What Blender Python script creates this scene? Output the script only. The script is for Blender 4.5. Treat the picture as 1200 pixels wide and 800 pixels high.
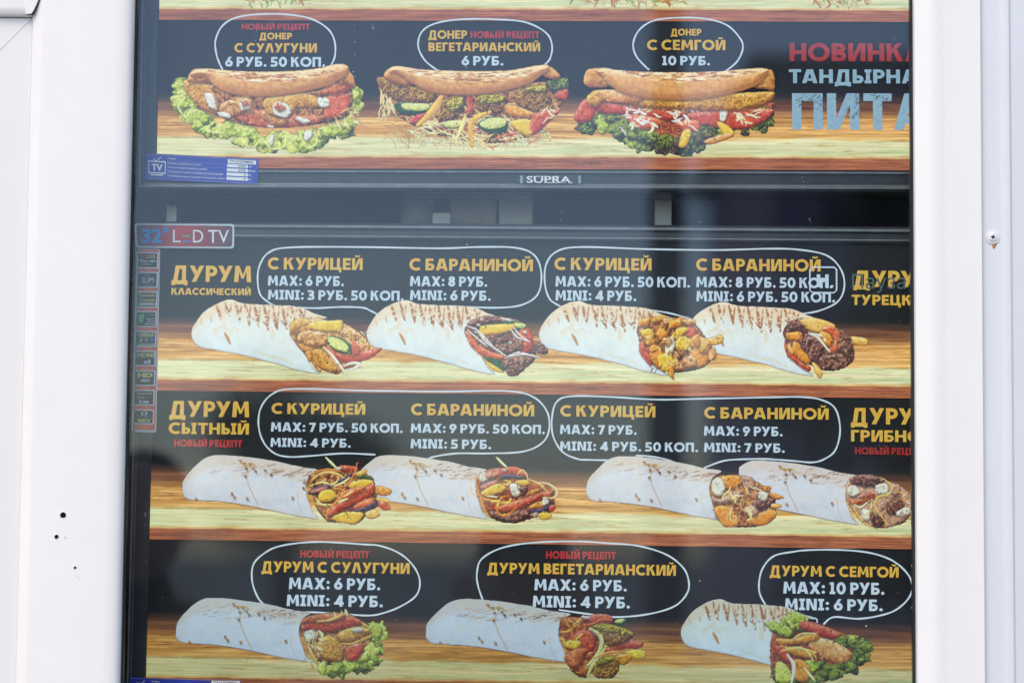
import bpy, bmesh, math, random
import numpy as np
from mathutils import Vector, Matrix
random.seed(7); RS = np.random.RandomState(11)
scene = bpy.context.scene
for o in list(bpy.data.objects): bpy.data.objects.remove(o)
R = math.radians
# ------------------------------------------------------------------ camera, sky, sun, exposure
F_PX, DIST, EYE = 2833.0, 2.11, 1.65
PITCH, YAW, ROLL = R(4.7), R(0.3), R(0.5)
CAM = np.array([0.0, -DIST, EYE])
Mrot = (Matrix.Rotation(YAW, 3, 'Z') @ Matrix.Rotation(math.pi/2 + PITCH, 3, 'X') @ Matrix.Rotation(ROLL, 3, 'Z'))
MR = np.array(Mrot)
cd = bpy.data.cameras.new('camera'); cam = bpy.data.objects.new('camera', cd); scene.collection.objects.link(cam)
cam.location = CAM; cam.rotation_euler = Mrot.to_euler()
cd.sensor_width = 36; cd.lens = F_PX * 36 / 1200; cd.clip_end = 2000; cd.clip_start = 0.01
cd.dof.use_dof = True; cd.dof.focus_distance = DIST + 0.065; cd.dof.aperture_fstop = 3.5
scene.camera = cam
w = bpy.data.worlds.new('World'); scene.world = w; w.use_nodes = True
SUN_EL, SUN_AZ = R(50), R(206)
nt = w.node_tree; sk = nt.nodes.new('ShaderNodeTexSky'); sk.sky_type = 'NISHITA'; sk.sun_disc = False
sk.sun_elevation = SUN_EL; sk.sun_rotation = SUN_AZ; sk.air_density = 1.0; sk.dust_density = 1.0; sk.ozone_density = 1.0
nt.nodes['Background'].inputs[1].default_value = 0.118
nt.links.new(sk.outputs[0], nt.nodes['Background'].inputs[0])
sd_ = bpy.data.lights.new('sun', 'SUN'); sd_.energy = 1.15; sd_.angle = R(40); sd_.color = (1.0, .84, .66)
sun = bpy.data.objects.new('sun', sd_); scene.collection.objects.link(sun)
sdir = Vector((math.sin(SUN_AZ)*math.cos(SUN_EL), math.cos(SUN_AZ)*math.cos(SUN_EL), math.sin(SUN_EL)))
sun.rotation_euler = sdir.to_track_quat('Z', 'Y').to_euler(); sun.location = (0, -4, 8)
vs = scene.view_settings; vs.view_transform = 'Standard'; vs.look = 'None'; vs.gamma = 1; vs.exposure = 0.95
vs.use_curve_mapping = False
scene.cycles.max_bounces = 8; scene.cycles.transparent_max_bounces = 12; scene.cycles.use_denoising = True

# ------------------------------------------------------------------ pixel rays -> points on real planes
def rays(px, py):
    px = np.asarray(px, float); py = np.asarray(py, float)
    d = np.stack([(px-600)/F_PX, (400-py)/F_PX, -np.ones_like(px)], -1)
    return d @ MR.T
def on_y(px, py, Y):                       # point on the upright plane y = Y
    d = rays(px, py); t = (Y-CAM[1])/d[..., 1]; return CAM + d*t[..., None]
GLASS_Y = 0.016
def mirrored(px, py, dist):                # a point outside that the pane mirrors into this pixel, 'dist' in front of the pane
    p = on_y(px, py, GLASS_Y+dist); p[..., 1] = 2*GLASS_Y - p[..., 1]; return Vector(p)

# ------------------------------------------------------------------ object helpers
COL = scene.collection
def mesh_obj(name, verts, faces, mat, parent=None, smooth=False):
    me = bpy.data.meshes.new(name); me.from_pydata([tuple(v) for v in verts], [], faces); me.validate(); me.update()
    if mat: me.materials.append(mat)
    if smooth: me.polygons.foreach_set('use_smooth', [True]*len(me.polygons))
    o = bpy.data.objects.new(name, me); COL.objects.link(o)
    if parent is not None: o.parent = parent
    return o
def from_bm(name, bm, mat, parent=None, smooth=False):
    bmesh.ops.recalc_face_normals(bm, faces=bm.faces)
    me = bpy.data.meshes.new(name); bm.to_mesh(me); bm.free()
    if mat: me.materials.append(mat)
    if smooth: me.polygons.foreach_set('use_smooth', [True]*len(me.polygons))
    o = bpy.data.objects.new(name, me); COL.objects.link(o)
    if parent is not None: o.parent = parent
    return o
def thing(name, label, cat, group=None):
    o = bpy.data.objects.new(name, None); COL.objects.link(o); o.empty_display_size = .05
    o['label'] = label; o['category'] = cat
    if group: o['group'] = group
    return o
def tag(o, label=None, cat=None, kind=None, group=None):
    if label: o['label'] = label
    if cat: o['category'] = cat
    if kind: o['kind'] = kind
    if group: o['group'] = group
    return o
def box(bm, x0, x1, y0, y1, z0, z1, bev=0.0, seg=2):
    r = bmesh.ops.create_cube(bm, size=1, matrix=Matrix.Translation(((x0+x1)/2, (y0+y1)/2, (z0+z1)/2)) @ Matrix.Diagonal((x1-x0, y1-y0, z1-z0, 1)))
    if bev: bmesh.ops.bevel(bm, geom=list({e for v in r['verts'] for e in v.link_edges}), offset=bev, segments=seg, profile=.5, affect='EDGES')
def tube(bm, p0, p1, r0, r1=None, seg=16):
    p0, p1 = Vector(p0), Vector(p1); r1 = r0 if r1 is None else r1; d = p1-p0
    bmesh.ops.create_cone(bm, cap_ends=True, segments=seg, radius1=r0, radius2=r1, depth=d.length,
        matrix=Matrix.Translation((p0+p1)/2) @ d.to_track_quat('Z', 'Y').to_matrix().to_4x4())
def bx(name, args, mat, parent=None, bev=0.0, smooth=False):
    bm = bmesh.new(); box(bm, *args, bev=bev); return from_bm(name, bm, mat, parent, smooth)
def catmull(pts, closed=False, n=8):
    p = np.array(pts, float); N = len(p); out = []
    for i in range(N if closed else N-1):
        g = (lambda k: p[k % N]) if closed else (lambda k: p[min(max(k, 0), N-1)])
        a, b, c, d = g(i-1), g(i), g(i+1), g(i+2)
        for k in range(n):
            t = k/n; out.append(.5*((2*b)+(c-a)*t+(2*a-5*b+4*c-d)*t*t+(-a+3*b-3*c+d)*t**3))
    if not closed: out.append(p[-1])
    return np.array(out)

# ------------------------------------------------------------------ materials
def s2l(c):
    c = np.asarray(c, float)/255.; return np.where(c <= .04045, c/12.92, ((c+.055)/1.055)**2.4)
def newmat(name):
    m = bpy.data.materials.new(name); m.use_nodes = True; nt = m.node_tree
    return m, nt, nt.nodes['Principled BSDF'], nt.nodes['Material Output']
def painted(name, col, rough=.4, spec=.5, scale=60, var=.03, bump=.02, coat=0.0, dirt=0.0, metal=0.0, bscale=None):
    m, nt, p, out = newmat(name); N, L = nt.nodes, nt.links
    tc = N.new('ShaderNodeTexCoord'); no = N.new('ShaderNodeTexNoise'); no.inputs['Scale'].default_value = scale; no.inputs['Detail'].default_value = 6
    L.new(tc.outputs['Object'], no.inputs['Vector'])
    cr = N.new('ShaderNodeValToRGB'); c = np.array(col); cr.color_ramp.elements[0].position = .3; cr.color_ramp.elements[1].position = .7
    cr.color_ramp.elements[0].color = (*np.clip(c*(1-var), 0, 1), 1); cr.color_ramp.elements[1].color = (*np.clip(c*(1+var), 0, 1), 1)
    L.new(no.outputs['Fac'], cr.inputs[0]); src = cr.outputs[0]
    if dirt:
        n2 = N.new('ShaderNodeTexNoise'); n2.inputs['Scale'].default_value = 7; n2.inputs['Detail'].default_value = 9; n2.inputs['Roughness'].default_value = .75
        mp = N.new('ShaderNodeMapping'); mp.inputs['Scale'].default_value = (1.6, 1, .5); L.new(tc.outputs['Object'], mp.inputs[0]); L.new(mp.outputs[0], n2.inputs['Vector'])
        r2 = N.new('ShaderNodeValToRGB'); r2.color_ramp.elements[0].position = .52; r2.color_ramp.elements[1].position = .75; L.new(n2.outputs['Fac'], r2.inputs[0])
        mu = N.new('ShaderNodeMath'); mu.operation = 'MULTIPLY'; mu.inputs[1].default_value = dirt; L.new(r2.outputs[0], mu.inputs[0])
        mx = N.new('ShaderNodeMixRGB'); L.new(mu.outputs[0], mx.inputs[0]); L.new(src, mx.inputs[1]); mx.inputs[2].default_value = (.52, .44, .37, 1); src = mx.outputs[0]
    L.new(src, p.inputs['Base Color'])
    p.inputs['Roughness'].default_value = rough; p.inputs['Specular IOR Level'].default_value = spec; p.inputs['Metallic'].default_value = metal
    p.inputs['Coat Weight'].default_value = coat
    bu = N.new('ShaderNodeBump'); bu.inputs['Strength'].default_value = bump; bu.inputs['Distance'].default_value = .001
    n3 = N.new('ShaderNodeTexNoise'); n3.inputs['Scale'].default_value = bscale or scale*6; L.new(tc.outputs['Object'], n3.inputs['Vector'])
    L.new(n3.outputs['Fac'], bu.inputs['Height']); L.new(bu.outputs[0], p.inputs['Normal'])
    return m
M_PVC = painted('white_pvc', (.84, .812, .785), .38, .45, 25, .012, .03, dirt=.05)
M_SASH = painted('sash_pvc', (.78, .76, .745), .4, .45, 25, .012, .03, dirt=.07)
M_METAL = painted('bluish_white_sheet', (.68, .69, .72), .33, .5, 14, .015, .05, coat=.2, dirt=.03)
M_METAL2 = painted('grey_white_sheet', (.60, .61, .65), .35, .5, 14, .015, .05, coat=.2, dirt=.03)
M_GASKET = painted('black_rubber', (.012, .012, .013), .6, .4, 200, .3, .2)
M_HOUSING = painted('tv_housing', (.012, .013, .016), .3, .5, 90, .2, .02)
M_BEZEL = painted('tv_black_plastic', (.030, .034, .042), .28, .5, 90, .2, .02)
M_LIP_HIGHLIGHT = painted('tv_lip_highlight', (.17, .19, .21), .28, .5, 90, .2, .02)  # paler grey that paints the highlight along the bezel's lip
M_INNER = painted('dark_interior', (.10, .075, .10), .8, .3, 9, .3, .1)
M_STEEL = painted('zinc_steel', (.62, .63, .65), .35, .5, 60, .1, .05, metal=.85)
M_WHITEOBJ = painted('white_plastic', (.86, .86, .84), .4, .5, 40, .03, .03)
M_BEIGE = painted('kraft_card', (.66, .60, .52), .7, .3, 40, .1, .05)
M_HOLE = painted('hole_black', (.006, .005, .006), .9, .1, 200, .2, .1)
M_RUST = painted('rust', (.50, .21, .05), .85, .2, 900, .45, .4)
M_ASPH = painted('paving', (.27, .265, .26), .8, .3, 3, .15, .3)
M_COAT = painted('dark_coat', (.007, .007, .009), .85, .2, 60, .3, .2)
M_SKIN = painted('skin', (.52, .30, .22), .5, .4, 60, .06, .1)
M_HAIR = painted('dark_hair', (.02, .014, .01), .6, .3, 300, .4, .3)
M_BARK = painted('bark', (.09, .07, .055), .9, .2, 25, .35, .8)
M_LEAF = painted('leaf', (.075, .11, .05), .7, .3, 8, .4, .2)
M_BRICKW = painted('grey_plaster', (.20, .20, .22), .8, .3, 4, .08, .2)
M_WIN = painted('dark_window', (.02, .025, .03), .1, .6, 4, .1, .01)
M_BODYBLACK = painted('camera_black', (.015, .015, .015), .45, .5, 200, .2, .1)
# glass pane: clear sheet with a dielectric reflection, the haze's blue cast put into its tint
m, nt, p, out = newmat('window_glass'); N, L = nt.nodes, nt.links; N.remove(p)
tr = N.new('ShaderNodeBsdfTransparent'); tr.inputs[0].default_value = (.93, .955, .95, 1)
gl = N.new('ShaderNodeBsdfGlossy'); gl.inputs['Roughness'].default_value = 0.0; gl.inputs[0].default_value = (.70, .82, 1, 1)
fr = N.new('ShaderNodeFresnel'); ge = N.new('ShaderNodeNewGeometry'); mr = N.new('ShaderNodeMapRange')   # the same reflectance from either side of the sheet
mr.inputs['To Min'].default_value = 1.48; mr.inputs['To Max'].default_value = 1/1.48; L.new(ge.outputs['Backfacing'], mr.inputs[0]); L.new(mr.outputs[0], fr.inputs[0])
mx = N.new('ShaderNodeMixShader'); L.new(fr.outputs[0], mx.inputs[0]); L.new(tr.outputs[0], mx.inputs[1]); L.new(gl.outputs[0], mx.inputs[2]); L.new(mx.outputs[0], out.inputs[0])
M_GLASS = m
# LCD panel: emits its picture; satin front sheet
def lcd(name, mode, col=None, col2=None, strength=1.0, scale=150):
    m, nt, p, out = newmat(name); N, L = nt.nodes, nt.links
    p.inputs['Base Color'].default_value = (.01, .01, .012, 1); p.inputs['Roughness'].default_value = .45; p.inputs['Specular IOR Level'].default_value = .25
    p.inputs['Emission Strength'].default_value = strength*0.55
    if mode == 'attr':
        a = N.new('ShaderNodeAttribute'); a.attribute_name = 'Col'; L.new(a.outputs['Color'], p.inputs['Emission Color'])
    else:
        tc = N.new('ShaderNodeTexCoord'); no = N.new('ShaderNodeTexNoise'); no.inputs['Scale'].default_value = scale; no.inputs['Detail'].default_value = 5
        L.new(tc.outputs['Object'], no.inputs['Vector']); cr = N.new('ShaderNodeValToRGB')
        cr.color_ramp.elements[0].position = .38; cr.color_ramp.elements[1].position = .62
        cr.color_ramp.elements[0].color = (*s2l(col), 1); cr.color_ramp.elements[1].color = (*s2l(col2 if col2 is not None else col), 1)
        L.new(no.outputs['Fac'], cr.inputs[0]); L.new(cr.outputs[0], p.inputs['Emission Color'])
    return m
M_PIC = lcd('lcd_picture', 'attr')
M_LCDBLACK = lcd('lcd_black', 'n', (5, 6, 9), (8, 9, 13), scale=30)
M_TGOLD = lcd('lcd_gold', 'n', (220, 160, 60), (206, 182, 74), scale=210)
M_TWHITE = lcd('lcd_white', 'n', (196, 214, 230), (184, 204, 222), scale=300)
M_TLINE = lcd('lcd_outline', 'n', (206, 220, 232), (196, 212, 226), scale=300)
M_TRED = lcd('lcd_red', 'n', (186, 44, 44), (172, 38, 40), scale=300)
M_TRED2 = lcd('lcd_dim_red', 'n', (172, 44, 40), (150, 36, 36), scale=300)
M_TBLUE = lcd('lcd_paleblue', 'n', (150, 182, 202), (136, 170, 194), scale=300)
M_TPAUSE = lcd('lcd_osd', 'n', (82, 96, 92), (70, 90, 96), scale=300)
M_TSCR = lcd('lcd_scratch', 'n', (52, 66, 78), (62, 78, 88), scale=300)
def flat(name, rgb, rough=.35, metal=0.0, rgb2=None, scale=120):
    c = s2l(rgb); m = painted(name, c, rough, .5, scale, .06, .02, metal=metal); return m
P_BLUE = flat('label_blue', (40, 58, 176)); P_WHITE = flat('label_white', (236, 238, 242)); P_SILVER = flat('sticker_silver', (196, 208, 216), .25)
P_DARK = flat('sticker_dark', (20, 21, 30)); P_CYAN = flat('sticker_cyan', (20, 142, 222)); P_YEL = flat('sticker_yellow', (222, 214, 130))
P_GREEN = flat('sticker_green', (104, 184, 100)); P_RED = flat('sticker_red', (214, 36, 44)); P_GREY = flat('sticker_grey', (150, 156, 168)); P_PEACH = flat('sticker_peach', (230, 178, 150))
def gradient(name, stops, axis, lo, hi):
    m, nt, p, out = newmat(name); N, L = nt.nodes, nt.links
    tc = N.new('ShaderNodeTexCoord'); sx = N.new('ShaderNodeSeparateXYZ'); L.new(tc.outputs['Object'], sx.inputs[0])
    mr = N.new('ShaderNodeMapRange'); mr.inputs['From Min'].default_value = lo; mr.inputs['From Max'].default_value = hi; L.new(sx.outputs[axis], mr.inputs[0])
    cr = N.new('ShaderNodeValToRGB'); e = cr.color_ramp.elements
    for k, (t, c) in enumerate(stops):
        el = e[k] if k < 2 else e.new(t)
        el.position = t; el.color = (*s2l(c), 1)
    L.new(mr.outputs[0], cr.inputs[0]); L.new(cr.outputs[0], p.inputs['Base Color']); p.inputs['Roughness'].default_value = .3
    return m

# ------------------------------------------------------------------ TV planes
class Plane:
    """front plane of one television: origin, in-plane axes, outward normal"""
    def __init__(s, pa, pb, ydepth, yaw):
        s.yaw = yaw; n = np.array([math.sin(yaw), -math.cos(yaw), 0.0]); s.n = n   # faces the street (-y)
        d = rays(*pa); s.o = CAM + d*(ydepth-CAM[1])/d[1]
        b = s.hit(np.array([pb[0]]), np.array([pb[1]]))[0]
        s.ex = (b-s.o)/np.linalg.norm(b-s.o); s.ez = np.cross(s.ex, -n) * 1.0; s.ez = np.cross(s.n*-1, s.ex)*-1
        if s.ez[2] < 0: s.ez = -s.ez
    def hit(s, px, py):
        d = rays(px, py); t = ((s.o-CAM)@s.n)/(d@s.n); return CAM + d*t[..., None]
    def uv(s, px, py):                     # photo pixel -> plane millimetres
        q = s.hit(np.atleast_1d(np.asarray(px, float)), np.atleast_1d(np.asarray(py, float))) - s.o
        return np.stack([q@s.ex, q@s.ez], -1)*1000
    def pt(s, uv, lift=0.0):               # millimetres -> object-local metres: x right, y = away from street, z up
        uv = np.atleast_2d(uv); return np.stack([uv[:, 0]/1000, np.full(len(uv), -lift/1000.), uv[:, 1]/1000], -1)
    def matrix(s):
        ex, ez = Vector(s.ex), Vector(s.ez); ey = -Vector(s.n)
        m = Matrix.Identity(4)
        for i in range(3): m[i][0] = ex[i]; m[i][1] = ey[i]; m[i][2] = ez[i]; m[i][3] = s.o[i]
        return m
TV1 = Plane((183.5, 196.6), (1070, 199), 0.062, 0.0)
TV2 = Plane((176, 631), (1070, 642.5), 0.078, -math.atan(.026/.685))
def u2(tv, px, py): return tv.uv(px, py)[0]

# ------------------------------------------------------------------ bold geometric alphabet, built as solid outlines
S = .235
def rect(x0, y0, x1, y1): return [[(x0, y0), (x1, y0), (x1, y1), (x0, y1)]]
def dia(x0, y0, x1, y1, h=None):
    h = (S*1.08 if h is None else h)/2; return [[(x0-h, y0), (x0+h, y0), (x1+h, y1), (x1-h, y1)]]
def ring(cx, cy, rx, ry, a0, a1, s=None, n=22):
    s = S if s is None else s; out = []; n = max(4, int(n*abs(a1-a0)/360)+2)
    for k in range(n):
        t0, t1 = R(a0+(a1-a0)*k/n), R(a0+(a1-a0)*(k+1)/n)
        out.append([(cx+rx*math.cos(t0), cy+ry*math.sin(t0)), (cx+rx*math.cos(t1), cy+ry*math.sin(t1)),
                    (cx+(rx-s)*math.cos(t1), cy+(ry-s)*math.sin(t1)), (cx+(rx-s)*math.cos(t0), cy+(ry-s)*math.sin(t0))])
    return out
def bowl(x0, y0, y1, w, s=None):
    s = S*.92 if s is None else s; r = (y1-y0)/2; xc = w-r
    return rect(x0, y0, xc, y0+s)+rect(x0, y1-s, xc, y1)+ring(xc, (y0+y1)/2, r, r, -90, 90, s)
V = lambda x, y0=0, y1=1: rect(x, y0, x+S, y1)
H = lambda y, x0, x1: rect(x0, y, x1, y+S*.9)
brv = ring(.41, 1.27, .23, .2, 190, 350, .13)
def dot(x, y, r=.135): return [[(x+r*math.cos(R(a)), y+r*math.sin(R(a))) for a in range(0, 360, 36)]]
SB = .9*S
G = {
 'А': (.92, dia(.13, 0, .40, 1)+dia(.79, 0, .52, 1)+rect(.2, .17, .72, .17+S*.8)),
 'Б': (.68, V(0)+H(1-SB, 0, .6)+bowl(.1, 0, .6, .68)),
 'В': (.70, V(0)+bowl(.1, 0, .56, .70)+bowl(.1, .46, 1, .66)),
 'Г': (.58, V(0)+H(1-SB, 0, .58)),
 'Д': (.96, rect(0, -.16, .96, .09)[0:1]+rect(0, -.22, S*.9, 0)+rect(.96-S*.9, -.22, .96, 0)+dia(.22, .0, .36, 1)+rect(.62, .0, .62+S, 1)+H(1-SB, .3, .83)),
 'Е': (.60, V(0)+H(0, 0, .6)+H(1-SB, 0, .6)+H(.5-SB/2, 0, .55)),
 'И': (.82, V(0)+V(.82-S)+[[(S*.5, 0), (S*1.35, 0), (.82-S*.5, 1), (.82-S*1.35, 1)]]),
 'К': (.78, V(0)+[[(S, .42), (S+.1, .66), (.5, 1), (.76, 1)][0:1]+[(.76, 1), (.47, 1), (S, .66)]]+[[(.3, .60), (.5, .68), (.80, 0), (.51, 0)]]),
 'Л': (.90, dia(.13, 0, .39, 1)+dia(.77, 0, .51, 1)),
 'М': (1.0, dia(.12, 0, .18, 1)+dia(.88, 0, .82, 1)+[[(.18, 1), (.3, 1), (.56, .22), (.44, .22)]]+[[(.16, .96), (.28, 1), (.57, .3), (.43, .22)]]+[[(.82, 1), (.7, 1), (.44, .22), (.56, .22)]]),
 'Н': (.80, V(0)+V(.80-S)+H(.5-SB/2, .1, .7)),
 'О': (1.0, ring(.5, .5, .52, .52, 0, 360, n=36)),
 'П': (.78, V(0)+V(.78-S)+H(1-SB, 0, .78)),
 'Р': (.68, V(0)+bowl(.1, .34, 1, .68)),
 'С': (.84, ring(.5, .5, .52, .52, 48, 312, n=36)),
 'Т': (.72, V(.36-S/2)+H(1-SB, 0, .72)),
 'У': (.86, [[(0, 1), (S*1.15, 1), (.55, .42), (.38, .28)]]+[[(.86, 1), (.86-S*1.1, 1), (.14, 0), (.14+S*1.1, 0)]]),
 'Ц': (.88, V(0)+V(.76-S)+H(0, 0, .80)+rect(.68, -.22, .88, SB)),
 'Ч': (.74, V(.74-S)+[[(0, 1), (S, 1), (S, .55), (0, .6)]]+ring(.32, .62, .32, .34, 180, 270)+rect(.3, .28, .6, .28+SB)),
 'Ь': (.68, V(0)+bowl(.1, 0, .6, .68)),
 'Ы': (1.10, V(0)+bowl(.1, 0, .58, .64)+V(.90-S/2)+H(0, .70, 1.10)+H(1-SB, .70, 1.10)),
 'Я': (.70, V(.70-S)+[[(.70-x, y) for x, y in q] for q in bowl(.1, .34, 1, .70)]+dia(.13, 0, .36, .4)),
 'X': (.86, dia(.13, 0, .73, 1, S*1.25)+dia(.73, 0, .13, 1, S*1.25)),
 'N': (.82, V(0)+V(.82-S)+[[(S*.5, 1), (S*1.35, 1), (.82-S*.5, 0), (.82-S*1.35, 0)]]),
 'I': (.46, V(.23-S/2)+H(0, 0, .46)+H(1-SB, 0, .46)),
 '0': (.74, ring(.37, .5, .38, .52, 0, 360, n=32)),
 '1': (.46, V(.23-S/2)+H(0, 0, .46)+[[(0, .8), (0, .98), (.25, 1), (.25, .78)]]),
 '3': (.66, bowl(.16, 0, .56, .66)+bowl(.16, .44, 1, .62)+rect(0, 0, .2, SB)+rect(.0, 1-SB, .2, 1)),
 '4': (.78, V(.44)+H(.18, 0, .78)+[[(.0, .2), (.24, .2), (.66, 1), (.42, 1)]]),
 '5': (.66, H(1-SB, .06, .62)+[[(.06, 1), (.27, 1), (.25, .45), (.03, .45)]]+bowl(.06, 0, .62, .66)+rect(0, 0, .2, SB)),
 '6': (.68, ring(.34, .34, .35, .35, 0, 360, n=28)+[[(-.01, .34), (.2, .40), (.60, 1), (.33, 1)]]),
 '7': (.66, H(1-SB, 0, .66)+[[(.10, 0), (.36, 0), (.66, .9), (.40, .9)]]),
 '8': (.68, ring(.34, .29, .35, .30, 0, 360, n=28)+ring(.34, .74, .31, .28, 0, 360, n=28)),
 '9': (.68, ring(.34, .66, .35, .35, 0, 360, n=28)+[[(.69, .66), (.48, .6), (.08, 0), (.35, 0)]]),
 ':': (.26, dot(.13, .15)+dot(.13, .62)), '.': (.26, dot(.13, .12)),
}
G['Й'] = (.82, G['И'][1]+brv); G['M'] = G['М']; G['A'] = G['А']
SPC = .38
def text_polys(s):
    out = []; x = 0; prev = None
    for ch in s:
        if ch == ' ': x += SPC; prev = None; continue
        wd, polys = G[ch]
        if prev is not None: x += .05 if (prev in 'АЛГТУР' and ch in 'АЛУД') else (.13 if ch in '.:' else .105)
        out += [[(px+x, py) for px, py in q] for q in polys]; x += wd; prev = ch
    return out, x
def write(tv, parent, s, x0, x1, yt, yb, mat, lift=.5, name='lettering', label=None):
    """one line of print between pixels x0..x1, cap top yt, baseline yb (both at the left end)"""
    a = u2(tv, x0, yb); b = u2(tv, x1, yb); t = u2(tv, x0, yt); h = t[1]-a[1]; polys, W = text_polys(s); sx = (b[0]-a[0])/W
    vs_, fs = [], []; k = 0
    for i, q in enumerate(polys):
        for x, y in q: vs_.append((x*sx+a[0], y*h+a[1], lift+.004*(i % 7)))
        fs.append(list(range(k, k+len(q)))); k += len(q)
    v = np.array(vs_); P = np.stack([v[:, 0]/1000, -v[:, 2]/1000, v[:, 1]/1000], -1)
    o = mesh_obj(name, P, fs, mat, parent)
    if label: o['label'] = label
    return o
def ribbon(tv, parent, pts, width, mat, name, lift=.5, closed=False, smooth=True, n=7):
    p = np.array(pts, float); p = catmull(p, closed, n) if smooth else p
    q = tv.uv(p[:, 0], p[:, 1]); m = len(q); d = np.gradient(q, axis=0) if not closed else np.roll(q, -1, 0)-np.roll(q, 1, 0)
    d /= np.linalg.norm(d, axis=1)[:, None]+1e-9; nn = np.stack([-d[:, 1], d[:, 0]], -1)*width/2
    wob = 1+.18*np.sin(np.arange(m)*.9)[:, None]*0.6
    A, B = q+nn*wob, q-nn*wob; P = np.concatenate([tv.pt(A, lift), tv.pt(B, lift)])
    fs = [(i, (i+1) % m, m+(i+1) % m, m+i) for i in range(m if closed else m-1)]
    return mesh_obj(name, P, fs, mat, parent)
def poly(tv, parent, pts, mat, name, lift=.4):
    p = np.array(pts, float); q = tv.uv(p[:, 0], p[:, 1]); return mesh_obj(name, tv.pt(q, lift), [list(range(len(q)))], mat, parent)
def small_text(tv, parent, s, x0, x1, yt, yb, mat, lift=1.2, bold=0.0, shear=0.0, name='lettering', cap=True, slope=0.0, wide=None):
    """a line in the plain built-in face, scaled to fit the pixel box"""
    cu = bpy.data.curves.new('t', 'FONT'); cu.body = s; cu.size = 1; cu.offset = bold; cu.resolution_u = 3; cu.shear = shear
    o = bpy.data.objects.new('t', cu); COL.objects.link(o); dg = bpy.context.evaluated_depsgraph_get(); ev = o.evaluated_get(dg)
    me = ev.to_mesh(); co = np.array([v.co[:] for v in me.vertices]); fs = [list(f.vertices) for f in me.polygons]; ev.to_mesh_clear()
    bpy.data.objects.remove(o); bpy.data.curves.remove(cu)
    xm, xM, ym, yM = co[:, 0].min(), co[:, 0].max(), co[:, 1].min(), co[:, 1].max()
    px = x0+(co[:, 0]-xm)/(xM-xm)*(x1-x0); py = yb-(co[:, 1]-ym)/(yM-ym)*(yb-yt)+slope*(px-x0)
    return mesh_obj(name, tv.pt(tv.uv(px, py), lift), fs, mat, parent)

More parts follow.
